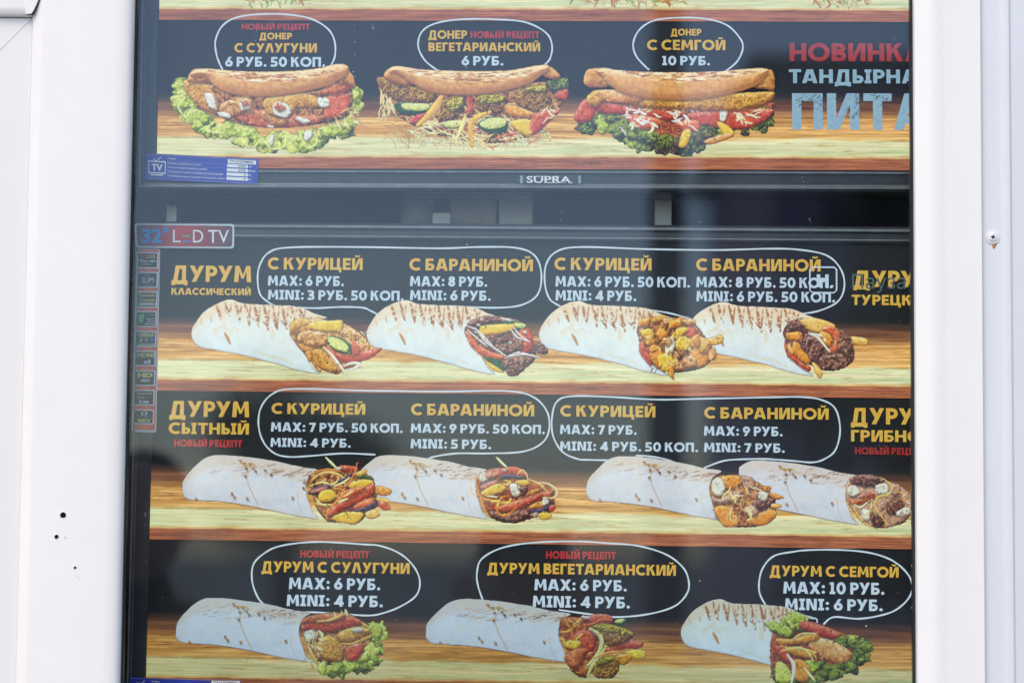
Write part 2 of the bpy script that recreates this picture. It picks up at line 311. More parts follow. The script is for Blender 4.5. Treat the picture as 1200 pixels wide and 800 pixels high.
# ------------------------------------------------------------------ menu photographs: drawn in code, stored as colours on a fine flat mesh
NT = RS.rand(256, 256)
def vnoise(x, y):
    xi, yi = np.floor(x).astype(int), np.floor(y).astype(int); fx, fy = x-xi, y-yi; fx = fx*fx*(3-2*fx); fy = fy*fy*(3-2*fy)
    g = lambda a, b: NT[a % 256, b % 256]
    return (g(xi, yi)*(1-fx)+g(xi+1, yi)*fx)*(1-fy)+(g(xi, yi+1)*(1-fx)+g(xi+1, yi+1)*fx)*fy
def fbm(x, y, o=3):
    r = 0; a = .5; t = 0
    for k in range(o): r = r+a*vnoise(x*2**k+17*k, y*2**k+31*k); t += a; a *= .55
    return r/t
def sst(a, b, x): t = np.clip((x-a)/(b-a), 0, 1); return t*t*(3-2*t)
class Canvas:
    def __init__(s, x0, y0, x1, y1, sx=.75, sy=None):
        sy = sy or sx; s.xs = np.arange(x0, x1+sx, sx); s.ys = np.arange(y0, y1+sy, sy); s.X, s.Y = np.meshgrid(s.xs, s.ys)
        s.c = np.zeros(s.X.shape+(3,)); s.a = np.zeros(s.X.shape)
    def win(s, x0, y0, x1, y1):
        i0, i1 = np.searchsorted(s.ys, y0), np.searchsorted(s.ys, y1); j0, j1 = np.searchsorted(s.xs, x0), np.searchsorted(s.xs, x1)
        return (slice(i0, i1), slice(j0, j1))
    def over(s, w_, m, col, grow=True):
        m3 = m[..., None]; s.c[w_] = s.c[w_]*(1-m3)+col*m3
        if grow: s.a[w_] = np.maximum(s.a[w_], m)
    def sdist(s, w_, p):
        X, Y = s.X[w_], s.Y[w_]; d = np.full(X.shape, 1e9); ins = np.zeros(X.shape, bool); n = len(p)
        for i in range(n):
            (ax, ay), (bx_, by) = p[i], p[(i+1) % n]; ex, ey = bx_-ax, by-ay; L2 = ex*ex+ey*ey+1e-9
            t = np.clip(((X-ax)*ex+(Y-ay)*ey)/L2, 0, 1); d = np.minimum(d, (X-ax-t*ex)**2+(Y-ay-t*ey)**2)
            c = ((ay > Y) != (by > Y)) & (X < (bx_-ax)*(Y-ay)/((by-ay) if abs(by-ay) > 1e-9 else 1e-9)+ax); ins ^= c
        d = np.sqrt(d); return np.where(ins, d, -d)
    def blob(s, pts, kind, rough=.6, smooth=True, grow=True):
        base, dark, hi, tex, ts, bev, spec = KIND[kind]
        p = catmull(pts, True, 5) if smooth else np.array(pts, float)
        x0, y0 = p.min(0)-3; x1, y1 = p.max(0)+3; w_ = s.win(x0, y0, x1, y1)
        if s.X[w_].size == 0 or min(s.X[w_].shape) < 3: return
        sd = s.sdist(w_, p); X, Y = s.X[w_], s.Y[w_]; seed = (hash((round(p[0][0]), round(p[0][1]))) % 97)
        sd = sd+(fbm(X/2.6+seed, Y/2.6, 2)-.5)*2*rough
        m = sst(-.45, .55, sd)
        if s.a[w_].max() > .5:             # contact shade inside the photographed food
            sh = np.zeros_like(m); sh[2:, 1:] = m[:-2, :-1]; sh = (sh+np.roll(sh, 2, 0)+np.roll(sh, 1, 1)+np.roll(sh, -1, 1))/4; s.c[w_] = s.c[w_]*(1-.42*sh*(1-m))[..., None]
        size = sd.max()+1e-6; bw = min(bev, size)
        h = np.sqrt(np.clip(1-(1-np.clip(sd/bw, 0, 1))**2, 0, 1))*bw+(fbm(X/ts+seed, Y/ts+seed*3, 3)-.5)*tex*2.2
        gy, gx = np.gradient(h, s.ys[1]-s.ys[0], s.xs[1]-s.xs[0]); l = np.clip((gx*.35+gy*.75), -1.2, 1.2)   # lit from upper left
        t = fbm(X/ts*1.7+seed*5, Y/ts*1.7+seed, 3)
        base, dark, hi = map(lambda q: np.array(q, float), (base, dark, hi))
        v = np.clip(.5+.55*l+(t-.5)*tex*1.15, 0, 1)[..., None]
        c = np.where(v < .5, dark+(base-dark)*v*2, base+(hi-base)*(v-.5)*2)
        rim = sst(1.5, .1, sd)[..., None]*.5; c = c*(1-rim)+dark*rim
        fine = (fbm(X/1.35+seed, Y/1.2+seed, 2)-.5)*(.14+.26*min(tex, 1.5)); c = c*(1+fine[..., None]); crk = sst(.07, .0, np.abs(fbm(X/3.6+seed*2, Y/3.0, 2)-.5))*min(tex, 1.2)*.16; c = c*(1-crk[..., None])+dark*crk[..., None]
        if spec:
            k = sst(.72, .9, vnoise(X/2.3+seed, Y/1.9))*sst(.0, .5, l)*spec; c = c*(1-k[..., None])+np.array([245, 238, 225])*k[..., None]
        s.over(w_, m, c, grow)
    def detail(s, box_, n, seed=0, base=None):
        """crumbs, glints and crevices: tiny strokes lighter or darker than what they lie on"""
        r = random.Random(seed+901); x0, y0, x1, y1 = box_; k = 0; tries = 0
        while k < n and tries < n*4:
            tries += 1; x, y = r.uniform(x0, x1), r.uniform(y0, y1); i = min(max(np.searchsorted(s.ys, y), 0), len(s.ys)-1); j = min(max(np.searchsorted(s.xs, x), 0), len(s.xs)-1)
            if s.a[i, j] < .9 or (base is not None and base[i, j] > .5): continue
            c = s.c[i, j]; k += 1
            if s.a[max(i-3, 0), j] < .5 or s.a[min(i+3, len(s.ys)-1), j] < .5: continue
            a = r.uniform(0, 3.14); l = r.uniform(1.2, 4.5); q = r.random()
            col = c*r.uniform(.35, .6) if q < .5 else (c*.55+np.array([250, 236, 196])*.45*r.uniform(.9, 1.1) if q < .85 else np.clip(c*1.35+12, 0, 255))
            s.stroke([(x, y), (x+l*.5*math.cos(a)+r.uniform(-.6, .6), y+l*.5*math.sin(a)), (x+l*math.cos(a), y+l*math.sin(a))], r.uniform(.8, 1.7), col, r.uniform(.5, .9), 0, False)
    def ell(s, cx, cy, rx, ry, ang, kind, rough=.6, grow=True):
        a = R(ang); q = []
        for k in range(9):
            t = 2*math.pi*k/9; r = 1+.13*math.sin(3.1*k+cx); x, y = rx*r*math.cos(t), ry*r*math.sin(t)
            q.append((cx+x*math.cos(a)-y*math.sin(a), cy+x*math.sin(a)+y*math.cos(a)))
        s.blob(q, kind, rough, grow=grow)
    def stroke(s, pts, wd, col, alpha=1.0, shade=.35, grow=True, taper=True, broken=0.0):
        p = catmull(pts, False, 5) if len(pts) > 2 else np.array(pts, float); x0, y0 = p.min(0)-wd-2; x1, y1 = p.max(0)+wd+2; w_ = s.win(x0, y0, x1, y1)
        X, Y = s.X[w_], s.Y[w_]
        if X.size == 0: return
        d = np.full(X.shape, 1e9); side = np.zeros(X.shape); n = len(p)-1
        for i in range(n):
            (ax, ay), (bx_, by) = p[i], p[i+1]; ex, ey = bx_-ax, by-ay; L2 = ex*ex+ey*ey+1e-9
            t = np.clip(((X-ax)*ex+(Y-ay)*ey)/L2, 0, 1); f = (i+t)/n; ww = wd/2*(1 if not taper else (.45+.55*np.sin(np.pi*np.clip(f, .06, .94))))
            dd = np.hypot(X-ax-t*ex, Y-ay-t*ey)/ww; k = dd < d; d = np.where(k, dd, d); side = np.where(k, (Y-ay-t*ey)/ww, side)
        m = sst(1.25, .75, d)*alpha
        if broken: m = m*sst(broken-.12, broken+.12, fbm(X/2.2, Y/2.2, 2))
        c = np.array(col, float)*(1-shade*np.clip(side, -1, 1))[..., None]*np.ones(X.shape+(1,))
        s.over(w_, m, np.clip(c, 0, 255), grow)
    def shreds(s, n, box_, cols, wd=1.3, ln=12, ang=(0, 180), seed=0, curv=.4, grow=True):
        r = random.Random(seed)
        for _ in range(n):
            x, y = r.uniform(box_[0], box_[2]), r.uniform(box_[1], box_[3]); a = R(r.uniform(*ang)); l = ln*r.uniform(.5, 1.2); pts = [(x, y)]
            for _k in range(4): a += r.uniform(-curv, curv)*2; x += l/4*math.cos(a); y += l/4*math.sin(a); pts.append((x, y))
            s.stroke(pts, wd*r.uniform(.7, 1.3), r.choice(cols), .95, .3, grow)
    def lettuce(s, pts, wd, n, seed=0, kinds=('lettuce', 'lettuced', 'lettucel')):
        r = random.Random(seed); p = catmull(pts, False, 8); nrm = len(p)
        for k in range(n):
            i = int((k+.5)/n*nrm); x, y = p[min(i, nrm-1)]; x += r.uniform(-wd, wd)*.45; y += r.uniform(-wd, wd)*.45; q = []; rr = wd*r.uniform(.42, .75)
            m = 11
            for j in range(m): t = 2*math.pi*j/m; q.append((x+rr*math.cos(t)*(1+r.uniform(-.38, .38)), y+rr*.85*math.sin(t)*(1+r.uniform(-.38, .38))))
            s.blob(q, r.choice(kinds), 1.1)
            if r.random() < .85:
                s.stroke([(x-rr*.7, y-rr*.2), (x-rr*.1, y-rr*.6+r.uniform(-2, 2)), (x+rr*.3, y+r.uniform(-2, 2)), (x+rr*.8, y-rr*.3)], 1.3, (206, 222, 110) if 'lettucel' in kinds else (150, 170, 70), .8, .1, False)
KIND = {  # base, dark, highlight, texture, texture size, bevel px, gloss
 'tomato': ((198, 78, 46), (136, 34, 24), (230, 140, 112), .6, 4, 6, .6), 'orangetom': ((212, 100, 58), (154, 56, 28), (240, 168, 120), .6, 4, 6, .5),
 'pepper': ((226, 190, 58), (172, 118, 24), (246, 232, 130), .25, 5, 4, .5), 'orange': ((222, 146, 44), (150, 84, 20), (246, 200, 110), .5, 4, 5, .4),
 'chicken': ((208, 146, 72), (128, 66, 26), (244, 216, 168), 1.0, 4, 5, .5), 'golden': ((206, 148, 56), (130, 72, 20), (240, 202, 110), .8, 3, 7, .3),
 'breaded': ((206, 138, 62), (140, 76, 30), (240, 196, 120), 1.2, 1.7, 6, .2), 'meat': ((112, 64, 50), (48, 24, 24), (190, 142, 122), 1.5, 3, 5, .4),
 'falafel': ((142, 84, 36), (60, 28, 14), (196, 160, 60), 1.9, 2.0, 6, .1), 'falafeltop': ((172, 150, 34), (70, 58, 16), (226, 206, 80), 2.2, 1.7, 4, .1),
 'white': ((222, 222, 206), (150, 132, 108), (246, 246, 240), .4, 4, 3, .2), 'onion': ((226, 206, 200), (160, 110, 110), (250, 244, 240), .3, 4, 2.5, .3),
 'cuc': ((214, 214, 132), (160, 170, 70), (236, 236, 176), .4, 3, 3, .2), 'cucrim': ((40, 84, 40), (18, 44, 26), (110, 160, 84), .3, 3, 2, .2),
 'eggplant': ((62, 44, 78), (26, 14, 34), (150, 120, 160), .3, 4, 3, .5), 'mush': ((192, 150, 120), (112, 74, 52), (226, 200, 180), .6, 3, 4, .3),
 'lettuce': ((170, 184, 52), (84, 100, 20), (224, 230, 128), .8, 3, 4, .1), 'lettuced': ((116, 130, 36), (46, 58, 16), (176, 186, 74), .9, 3, 4, .1),
 'lettucel': ((206, 208, 92), (140, 144, 40), (238, 238, 166), .5, 3, 4, .1), 'kale': ((70, 86, 36), (30, 26, 24), (158, 170, 60), 1.8, 2, 4, .1), 'kalep': ((74, 50, 56), (34, 20, 28), (140, 130, 70), 1.6, 2, 4, .1),
 'bread': ((222, 162, 92), (156, 94, 44), (246, 216, 164), .32, 7, 13, 0), 'breadd': ((206, 142, 66), (134, 74, 30), (236, 190, 120), .6, 5, 8, 0),
 'salmon': ((226, 162, 92), (168, 92, 40), (246, 214, 160), .7, 5, 8, .2), 'sauce': ((196, 104, 58), (134, 56, 28), (226, 150, 100), .9, 5, 6, .3),
 'fill': ((160, 96, 48), (70, 34, 16), (218, 158, 96), 1.7, 4, 8, .2), 'fillred': ((158, 72, 42), (78, 30, 18), (206, 118, 70), 1.3, 3, 8, .3),
 'ham': ((204, 132, 112), (150, 76, 66), (232, 180, 164), .7, 4, 3, .3), 'fry': ((228, 186, 96), (170, 112, 36), (246, 224, 160), .35, 5, 4, .2),
}
def to_mesh(cv, tv, parent, name, lift, tone=(1, 1, 1), label=None, add=0.0, mapper=None):
    H_, W_ = cv.a.shape; a = cv.a
    q = (a[:-1, :-1]+a[1:, :-1]+a[:-1, 1:]+a[1:, 1:])/4 > .5
    ii, jj = np.nonzero(q); idx = lambda i, j: i*W_+j
    quads = np.stack([idx(ii+1, jj), idx(ii+1, jj+1), idx(ii, jj+1), idx(ii, jj)], -1)
    used, inv_ = np.unique(quads, return_inverse=True); quads = inv_.reshape(quads.shape)
    X, Y = cv.X.ravel()[used], cv.Y.ravel()[used]; uv = tv.uv(X, Y) if mapper is None else mapper(X, Y); P = tv.pt(uv, lift)
    me = bpy.data.meshes.new(name); n = len(P); f = len(quads)
    me.vertices.add(n); me.vertices.foreach_set('co', P.astype(np.float32).ravel())
    me.loops.add(f*4); me.loops.foreach_set('vertex_index', quads.ravel().astype(np.int32))
    me.polygons.add(f); me.polygons.foreach_set('loop_start', np.arange(0, f*4, 4, dtype=np.int32)); me.update(calc_edges=True)
    at = me.color_attributes.new('Col', 'FLOAT_COLOR', 'POINT'); c = s2l(np.clip(cv.c.reshape(-1, 3)[used]*np.array(tone), 0, 255))
    at.data.foreach_set('color', np.concatenate([c, np.ones((n, 1))], 1).astype(np.float32).ravel())
    me.materials.append(M_PIC); o = bpy.data.objects.new(name, me); COL.objects.link(o); o.parent = parent
    if label: o['label'] = label
    return o
# ---- wooden counter under each row (local units: 1 unit = one photo pixel on the panel)
def shelf_canvas(seed, Wd=940, Hh=92, sx=1.7, sy=.7):
    cv = Canvas(0, 0, Wd, Hh, sx, sy); X, Y = cv.X, cv.Y; o = seed*13.7
    warp = (fbm(X/90+o, Y/30, 2)-.5)*5
    g = fbm(X/42+o, Y/1.15, 4); rg_ = sst(.05, .0, np.abs(fbm(X/70+o*4, Y/2.3, 3)-.5))
    g2 = fbm(X/140+o*2, (Y+warp)/4.0, 3); g3 = fbm(X/26+o, Y/1.0, 2)
    def C(*c): return np.array(c, float)
    top = C(122, 78, 52)+(g2-.5)[..., None]*C(90, 80, 60)+(g-.5)[..., None]*C(70, 60, 50)
    mid = C(216, 160, 86)+(g2-.5)[..., None]*C(120, 120, 110)+(g-.5)[..., None]*C(110, 100, 80)
    mid2 = C(220, 170, 96)+(g2-.5)[..., None]*C(130, 120, 100)+(g-.5)[..., None]*C(90, 90, 70)
    cream = C(216, 214, 166)+(g2-.5)[..., None]*C(60, 30, 40)+(g-.5)[..., None]*C(70, 60, 60)
    front = C(162, 92, 58)+(g-.5)[..., None]*C(100, 76, 60)+(g3-.5)[..., None]*C(60, 46, 36)
    # boards blended by height: dark back edge into tan planks
    B = lambda a, b: sst(a, b, Y+warp*.25)[..., None]
    c = top*1.0; c = c*(1-B(20, 34))+mid*B(20, 34)
    c = c*(1-.28*rg_[..., None])+C(150, 88, 44)*.28*rg_[..., None]
    # plank joints
    for yj, wj, dk in ((31, 1.0, .55), (50, .9, .35)):
        yy = Y-yj-warp*.15; k = np.exp(-(yy/wj)**2)*sst(.3, .6, g3+.12)*dk; c = c*(1-k[..., None])+C(96, 52, 28)*k[..., None]
    c = c*(1-B(46, 54))+mid2*B(46, 54)
    e = (Y+(fbm(X/30+o, Y*0, 2)-.5)*5-57); k = sst(-2.5, 2, e)[..., None]; c = c*(1-k)+cream*k
    kn = sst(.64, .8, fbm(X/34+o*3, Y/2.4, 3))*sst(58, 62, Y)[...]; c = c*(1-(kn*.55)[..., None])+C(190, 150, 84)*(kn*.55)[..., None]
    ed = Y-(78.5+(fbm(X/18+o, Y*0, 3)-.5)*2.2); k = np.exp(-((ed+.6)/1.3)**2)[..., None]*.7; c = c*(1-k)+C(214, 158, 80)*k
    k = sst(-.2, .8, ed)[..., None]; c = c*(1-k)+front*k
    k = (np.exp(-((X-60)/45)**2)*sst(79, 82, Y)*.35)[..., None]; c = c*(1-k)+C(84, 44, 34)*k
    cv.c = c; r = random.Random(seed)
    for i in range(420):
        z = r.random(); x = r.uniform(0, Wd); l = r.uniform(8, 46)
        if z < .25: y, col = r.uniform(20, 46), r.choice([(70, 40, 28), (176, 124, 80)])
        elif z < .6: y, col = r.uniform(34, 57), r.choice([(140, 84, 40), (232, 196, 130), (116, 66, 34), (236, 206, 150)])
        elif z < .8: y, col = r.uniform(58, 77), r.choice([(170, 148, 96), (236, 238, 212), (188, 168, 112), (150, 110, 62)]); l *= .7
        else: y, col = r.uniform(80, 91), r.choice([(96, 52, 38), (182, 120, 88), (84, 44, 32)])
        cv.stroke([(x, y), (x+l*.3, y+r.uniform(-.8, .8)), (x+l*.7, y+r.uniform(-.9, .9)), (x+l, y+r.uniform(-.6, .6))], r.uniform(.7, 1.5), col, r.uniform(.25, .55), 0, True, broken=.38)
    c = cv.c
    fade = sst(0, 19, Y)[..., None]; c = c*fade*1.0+C(7, 8, 11)*(1-fade)
    cv.c = np.clip(c, 0, 255); cv.a[:] = 1; return cv
# ---- wraps
WA = [(225.5, 397), (226, 384), (239, 365.5), (258, 354), (272, 351), (286, 355.5), (318, 357), (350, 359.5), (368, 367), (384, 372.5), (362, 376), (345, 378), (339.5, 388), (347, 402), (358, 416), (367, 430), (375.5, 438.5), (350, 434.5), (320, 425.5), (284, 416.5), (254, 411), (233, 406.5)]
WB = [(214, 571.7), (216, 561), (229, 545.5), (243, 535), (258, 532.6), (287, 534.5), (324, 540), (352, 546.5), (372, 550), (364, 556), (359, 566), (359, 578), (363, 590), (367, 600), (373, 608), (339.5, 603), (297.5, 594.5), (266, 589), (240, 587), (222, 585.5), (214.5, 580)]
def wrap(cv, typ, dx, dy, sx=1.0):
    P0 = WA if typ == 'A' else WB; ax = 225 if typ == 'A' else 214
    T = lambda pts: [((x-ax)*sx+ax+dx, y+dy) for x, y in pts]
    sm = catmull(T(P0), True, 4); w_ = cv.win(sm[:, 0].min()-2, sm[:, 1].min()-2, sm[:, 0].max()+2, sm[:, 1].max()+2)
    X, Y = cv.X[w_], cv.Y[w_]; sd = cv.sdist(w_, sm)+(fbm(X/9, Y/9, 2)-.5)*1.0; m = sst(-.4, .5, sd)
    inside = sd > 0; yt = np.where(inside, Y, 1e9).min(0); yb = np.where(inside, Y, -1e9).max(0); ok = yt < 1e8
    yt = np.where(ok, yt, 0); yb = np.where(ok, yb, 1); v = np.clip((Y-yt)/(np.maximum(yb-yt, 1)), 0, 1)
    lx, ly = X-dx, Y-dy; n1 = fbm(lx/11, ly/9, 3); n2 = fbm(lx/3.2, ly/3, 3)
    low = np.array([210., 222, 228]) if typ == 'A' else np.array([204., 209, 220]); mid = np.array([222., 228, 226]) if typ == 'A' else np.array([214., 219, 229]); top = np.array([226., 212, 186]) if typ == 'A' else np.array([214., 206, 200])
    k = v[..., None]; c = np.where(k < .38, top+(mid-top)*sst(.12, .38, k), mid+(low-mid)*sst(.5, 1, k))
    c = c+(n1-.5)[..., None]*np.array([16, 18, 20])+(n2-.5)[..., None]*9
    warm = (sst(.55, .75, n1)*sst(.5, .2, np.abs(v-.3)))[..., None]*(.32 if typ == 'A' else .2); c = c*(1-warm)+np.array([214, 170, 120])*warm
    tip = sst(24, 0, lx-ax)[..., None]*.18; c = c*(1-tip)+np.array([196, 176, 160])*tip
    rim = sst(2.2, .2, sd)[..., None]; low_edge = sst(.8, .97, v)[..., None]; c = c*(1-rim*low_edge*.45)+np.array([120, 84, 66])*rim*low_edge*.45
    rr = sst(1.3, .1, sd)[..., None]*sst(.5, .2, v)[..., None]; c = c*(1-rr*.5)+np.array([244, 250, 252])*rr*.5
    cv.over(w_, m, c); r = random.Random(int(dx)+5)
    if typ == 'A':
        xs = [256, 266, 278, 289, 300, 311, 322, 333, 343, 353]
        for i, x in enumerate(xs):
            yt0 = 355+(.06*(x-270) if x > 270 else 0)+(2.5 if x > 345 else 0)+(3 if x < 260 else 0); ln = (17, 20, 22, 25, 26, 29, 29, 27, 18, 10)[i]
            a_, b_ = T([(x-2, yt0), (x+3.5, yt0+ln)]); mid_ = ((a_[0]+b_[0])/2+r.uniform(-1, 1), (a_[1]+b_[1])/2)
            cv.stroke([a_, mid_, b_], 5.0, (212, 158, 108), .6, 0, False, broken=.36); cv.stroke([a_, mid_, b_], 3.0, (146, 84, 52), .82, 0, False, broken=.45)
            if i > 0:
                a2, b2 = T([(x+5.0, yt0+1), (x+3.2, yt0+ln-1)]); cv.stroke([a2, b2], 2.2, (166, 96, 50), .8, 0, False, broken=.45)
            if i > 3: c2, d2 = T([(x-4, yt0+ln*.6), (x+4, yt0+ln*.95)]); cv.stroke([c2, d2], 1.7, (128, 66, 36), .8, 0, False, broken=.48)
        cv.stroke(T([(263.5, 390.5), (267, 396), (270, 403)]), 3.4, (186, 128, 60), .95, .1, False); cv.stroke(T([(247, 371), (248.5, 377)]), 2.2, (196, 150, 100), .7, 0, False)
        cv.stroke(T([(235, 375), (237, 382)]), 2, (210, 180, 150), .6, 0, False); cv.stroke(T([(296, 410), (312, 416), (330, 420), (345, 428)]), 3, (220, 196, 150), .45, 0, False, broken=.4)
        cv.stroke(T([(357, 373), (371, 372), (382, 374)]), 3, (206, 160, 110), .8, 0, False, broken=.35)
    else:
        for i in range(30):
            f = r.random(); x = 244+112*f; y = 541+.075*(x-244)+r.uniform(1, 15); l = r.uniform(6, 17)
            cv.stroke(T([(x, y), (x+l*.5, y-r.uniform(.2, 1.4)), (x+l, y-r.uniform(.5, 4))]), r.uniform(.9, 1.6), (180+r.randint(-16, 14), 134, 92), .5, 0, False, broken=.36)
        for x, y in ((282, 540), (287, 543), (293, 543.5), (297, 548), (300, 552), (289, 549), (311, 551), (288, 558), (318, 556)): cv.ell(*T([(x, y)])[0], 1.7, 1.2, 30, 'falafel', .3, False)
        cv.stroke(T([(280, 539), (286, 544), (295, 543), (301, 547)]), 2.4, (196, 146, 60), .9, 0, False, broken=.3)
        for a_ in range(12): x = 312+a_*4.4+r.uniform(-2, 2); y = 549+a_*.55+r.uniform(-5, 7); cv.stroke(T([(x, y), (x+4, y-1.6), (x+9, y-2.4)]), 1.3, (132, 82, 52), .8, 0, False, broken=.4)
        cv.stroke(T([(297, 548), (290, 553), (291, 566), (297, 580), (303, 592)]), 1.5, (200, 170, 140), .8, 0, False, taper=False); cv.stroke(T([(349, 576), (350, 590), (356, 603)]), 1.1, (190, 180, 176), .7, 0, False)
        for x, y in ((272, 578), (275, 582), (290, 584), (230, 584), (343, 583), (226, 587)): cv.ell(*T([(x, y)])[0], 1.9, 1.4, 60, 'chicken', .3, False)
        cv.stroke(T([(222, 586), (262, 588.5), (300, 594.5), (340, 604)]), 1.3, (120, 72, 50), .75, 0, False, taper=False)
def tx(ox, oy, s):                         # crop coordinates -> photo pixels
    return lambda pts: [(ox+x/s, oy+y/s) for x, y in pts]
SH = [(232, 214, 160), (214, 180, 110), (240, 228, 190), (206, 150, 70)]
def fill_r1a(cv):
    t = tx(200, 340, 4.615); B = lambda p, k, r=.6: cv.blob(t(p), k, r); K = lambda p, w_, c: cv.stroke(t(p), w_, c)
    B([(650, 190), (700, 150), (900, 170), (1010, 220), (1080, 310), (1020, 400), (940, 430), (900, 455), (820, 430), (760, 380), (690, 300), (645, 240)], 'chicken')
    B([(930, 200), (1000, 215), (1010, 270), (960, 262), (920, 240)], 'chicken'); B([(648, 175), (700, 148), (755, 165), (765, 215), (720, 240), (660, 235), (642, 205)], 'golden')
    B([(760, 175), (850, 165), (925, 162), (930, 190), (915, 220), (840, 222), (765, 212)], 'pepper'); B([(690, 290), (760, 282), (790, 310), (770, 340), (715, 325)], 'orange')
    B([(830, 300), (900, 335), (980, 330), (1060, 325), (1130, 310), (1140, 325), (1080, 370), (1000, 392), (930, 388), (860, 350)], 'tomato')
    B([(980, 270), (1030, 300), (1020, 340), (975, 350), (950, 330)], 'orangetom'); B([(690, 270), (700, 230), (760, 218), (830, 230), (848, 265), (830, 300), (770, 305), (720, 290)], 'chicken', 1)
    B([(845, 265), (870, 245), (930, 262), (975, 300), (975, 335), (940, 342), (890, 325), (855, 295)], 'cucrim', .2); B([(850, 265), (872, 252), (925, 270), (962, 305), (955, 332), (930, 332), (880, 312)], 'cuc', .2)
    B([(770, 320), (830, 330), (860, 370), (905, 425), (870, 445), (810, 420), (775, 380)], 'golden', .8); B([(735, 330), (765, 335), (760, 385), (740, 370)], 'orange'); B([(760, 380), (800, 410), (820, 440), (790, 430)], 'chicken')
    K([(830, 310), (870, 350), (910, 400), (950, 455)], 3.6, (232, 222, 206)); K([(940, 410), (980, 395), (1020, 400), (1000, 420), (960, 430)], 4, (226, 220, 200)); K([(650, 235), (700, 200), (740, 180)], 1.5, (120, 60, 30))
    cv.shreds(16, (402, 384, 428, 402), SH, 1.5, 9, (20, 70), 3)
def fill_r1b(cv):
    t = tx(430, 340, 5.4545); B = lambda p, k, r=.6: cv.blob(t(p), k, r); K = lambda p, w_, c: cv.stroke(t(p), w_, c)
    B([(650, 215), (700, 180), (830, 165), (960, 190), (1030, 240), (1060, 330), (1080, 420), (1040, 480), (930, 540), (860, 500), (760, 440), (690, 360), (640, 280)], 'meat', 1)
    B([(1040, 340), (1100, 335), (1150, 370), (1150, 410), (1090, 405), (1040, 395)], 'meat', 1.2); B([(980, 250), (1030, 245), (1062, 300), (1055, 370), (1020, 402), (990, 395), (1000, 330), (975, 290)], 'tomato', .3)
    B([(640, 215), (700, 180), (780, 162), (850, 180), (840, 205), (760, 215), (690, 235)], 'meat', 1.2); B([(860, 200), (930, 195), (1000, 210), (990, 225), (900, 225)], 'cucrim', .3)
    B([(725, 230), (830, 218), (930, 215), (950, 240), (900, 268), (820, 282), (740, 285)], 'pepper', .3); B([(940, 210), (1010, 215), (1010, 240), (960, 240)], 'cuc', .3)
    B([(745, 300), (800, 285), (870, 290), (900, 320), (850, 345), (780, 335)], 'meat', 1.3); B([(820, 350), (900, 340), (990, 340), (1000, 380), (920, 405), (850, 395)], 'meat', 1.3)
    B([(625, 262), (660, 280), (720, 350), (800, 395), (870, 415), (870, 440), (800, 435), (720, 405), (660, 350)], 'orangetom', .4)
    B([(750, 425), (830, 440), (885, 490), (870, 515), (810, 480)], 'cucrim', .5); B([(760, 450), (830, 490), (880, 525), (830, 520), (780, 490)], 'pepper', .4)
    B([(870, 450), (940, 425), (1040, 425), (1062, 455), (1020, 500), (960, 545), (905, 545), (880, 500)], 'meat', 1.3)
    for p in ([(630, 225), (700, 255), (760, 330), (860, 400), (900, 430)], [(690, 240), (740, 290), (800, 350)], [(650, 260), (720, 320), (770, 360)], [(880, 435), (960, 400), (1040, 415), (1110, 435)], [(900, 425), (1000, 410), (1100, 425)], [(940, 240), (980, 290), (1040, 330)], [(920, 250), (960, 300), (1030, 325)], [(860, 180), (930, 195)]): K(p, 2.0, (228, 218, 220))
    for x, y in ((712, 222), (1010, 268), (915, 335), (1080, 425), (700, 270)): cv.ell(*t([(x, y)])[0], 2.2, 1.6, 20, 'white')
def fill_r1c(cv):
    t = tx(730, 340, 4.0); B = lambda p, k, r=.6: cv.blob(t(p), k, r)
    B([(70, 160), (120, 125), (260, 130), (340, 160), (400, 240), (430, 300), (380, 360), (290, 385), (200, 380), (120, 330), (80, 260)], 'fill', 1)
    B([(345, 215), (400, 225), (455, 205), (472, 235), (440, 258), (370, 255)], 'fry', .4)
    B([(75, 250), (100, 260), (130, 320), (130, 355), (100, 325), (78, 290)], 'tomato'); B([(290, 180), (330, 165), (345, 215), (330, 260), (300, 225)], 'tomato')
    r = random.Random(5)
    for x, y, a, b, g, k in ((100, 150, 8, 5, -30, 'orange'), (170, 135, 10, 4, -15, 'golden'), (220, 150, 9, 5, 20, 'chicken'), (115, 200, 9, 5, 5, 'pepper'), (180, 205, 7, 7, 20, 'orange'), (250, 155, 11, 5, -30, 'orange'), (310, 150, 9, 4, 10, 'chicken'),
        (265, 200, 12, 5, -35, 'pepper'), (125, 235, 7, 6, 40, 'golden'), (280, 260, 11, 10, 20, 'chicken'), (160, 310, 8, 15, -25, 'orange'), (200, 340, 9, 12, -30, 'pepper'), (240, 350, 8, 8, 0, 'golden'), (360, 310, 11, 13, 10, 'orange'), (385, 265, 7, 9, 30, 'golden'),
        (420, 300, 5, 8, 10, 'chicken'), (220, 260, 6, 10, 10, 'white'), (285, 250, 10, 8, 0, 'pepper'), (315, 335, 9, 7, 0, 'chicken'), (225, 385, 3.5, 9, -20, 'orange'), (340, 240, 6, 8, 10, 'orange'), (205, 240, 6, 5, 0, 'chicken')): cv.ell(730+x/4, 340+y/4, a, b, g, k, .8)
    cv.shreds(22, (762, 395, 812, 432), [(244, 232, 196), (236, 200, 120), (120, 60, 26)], 1.3, 9, (0, 180), 8)
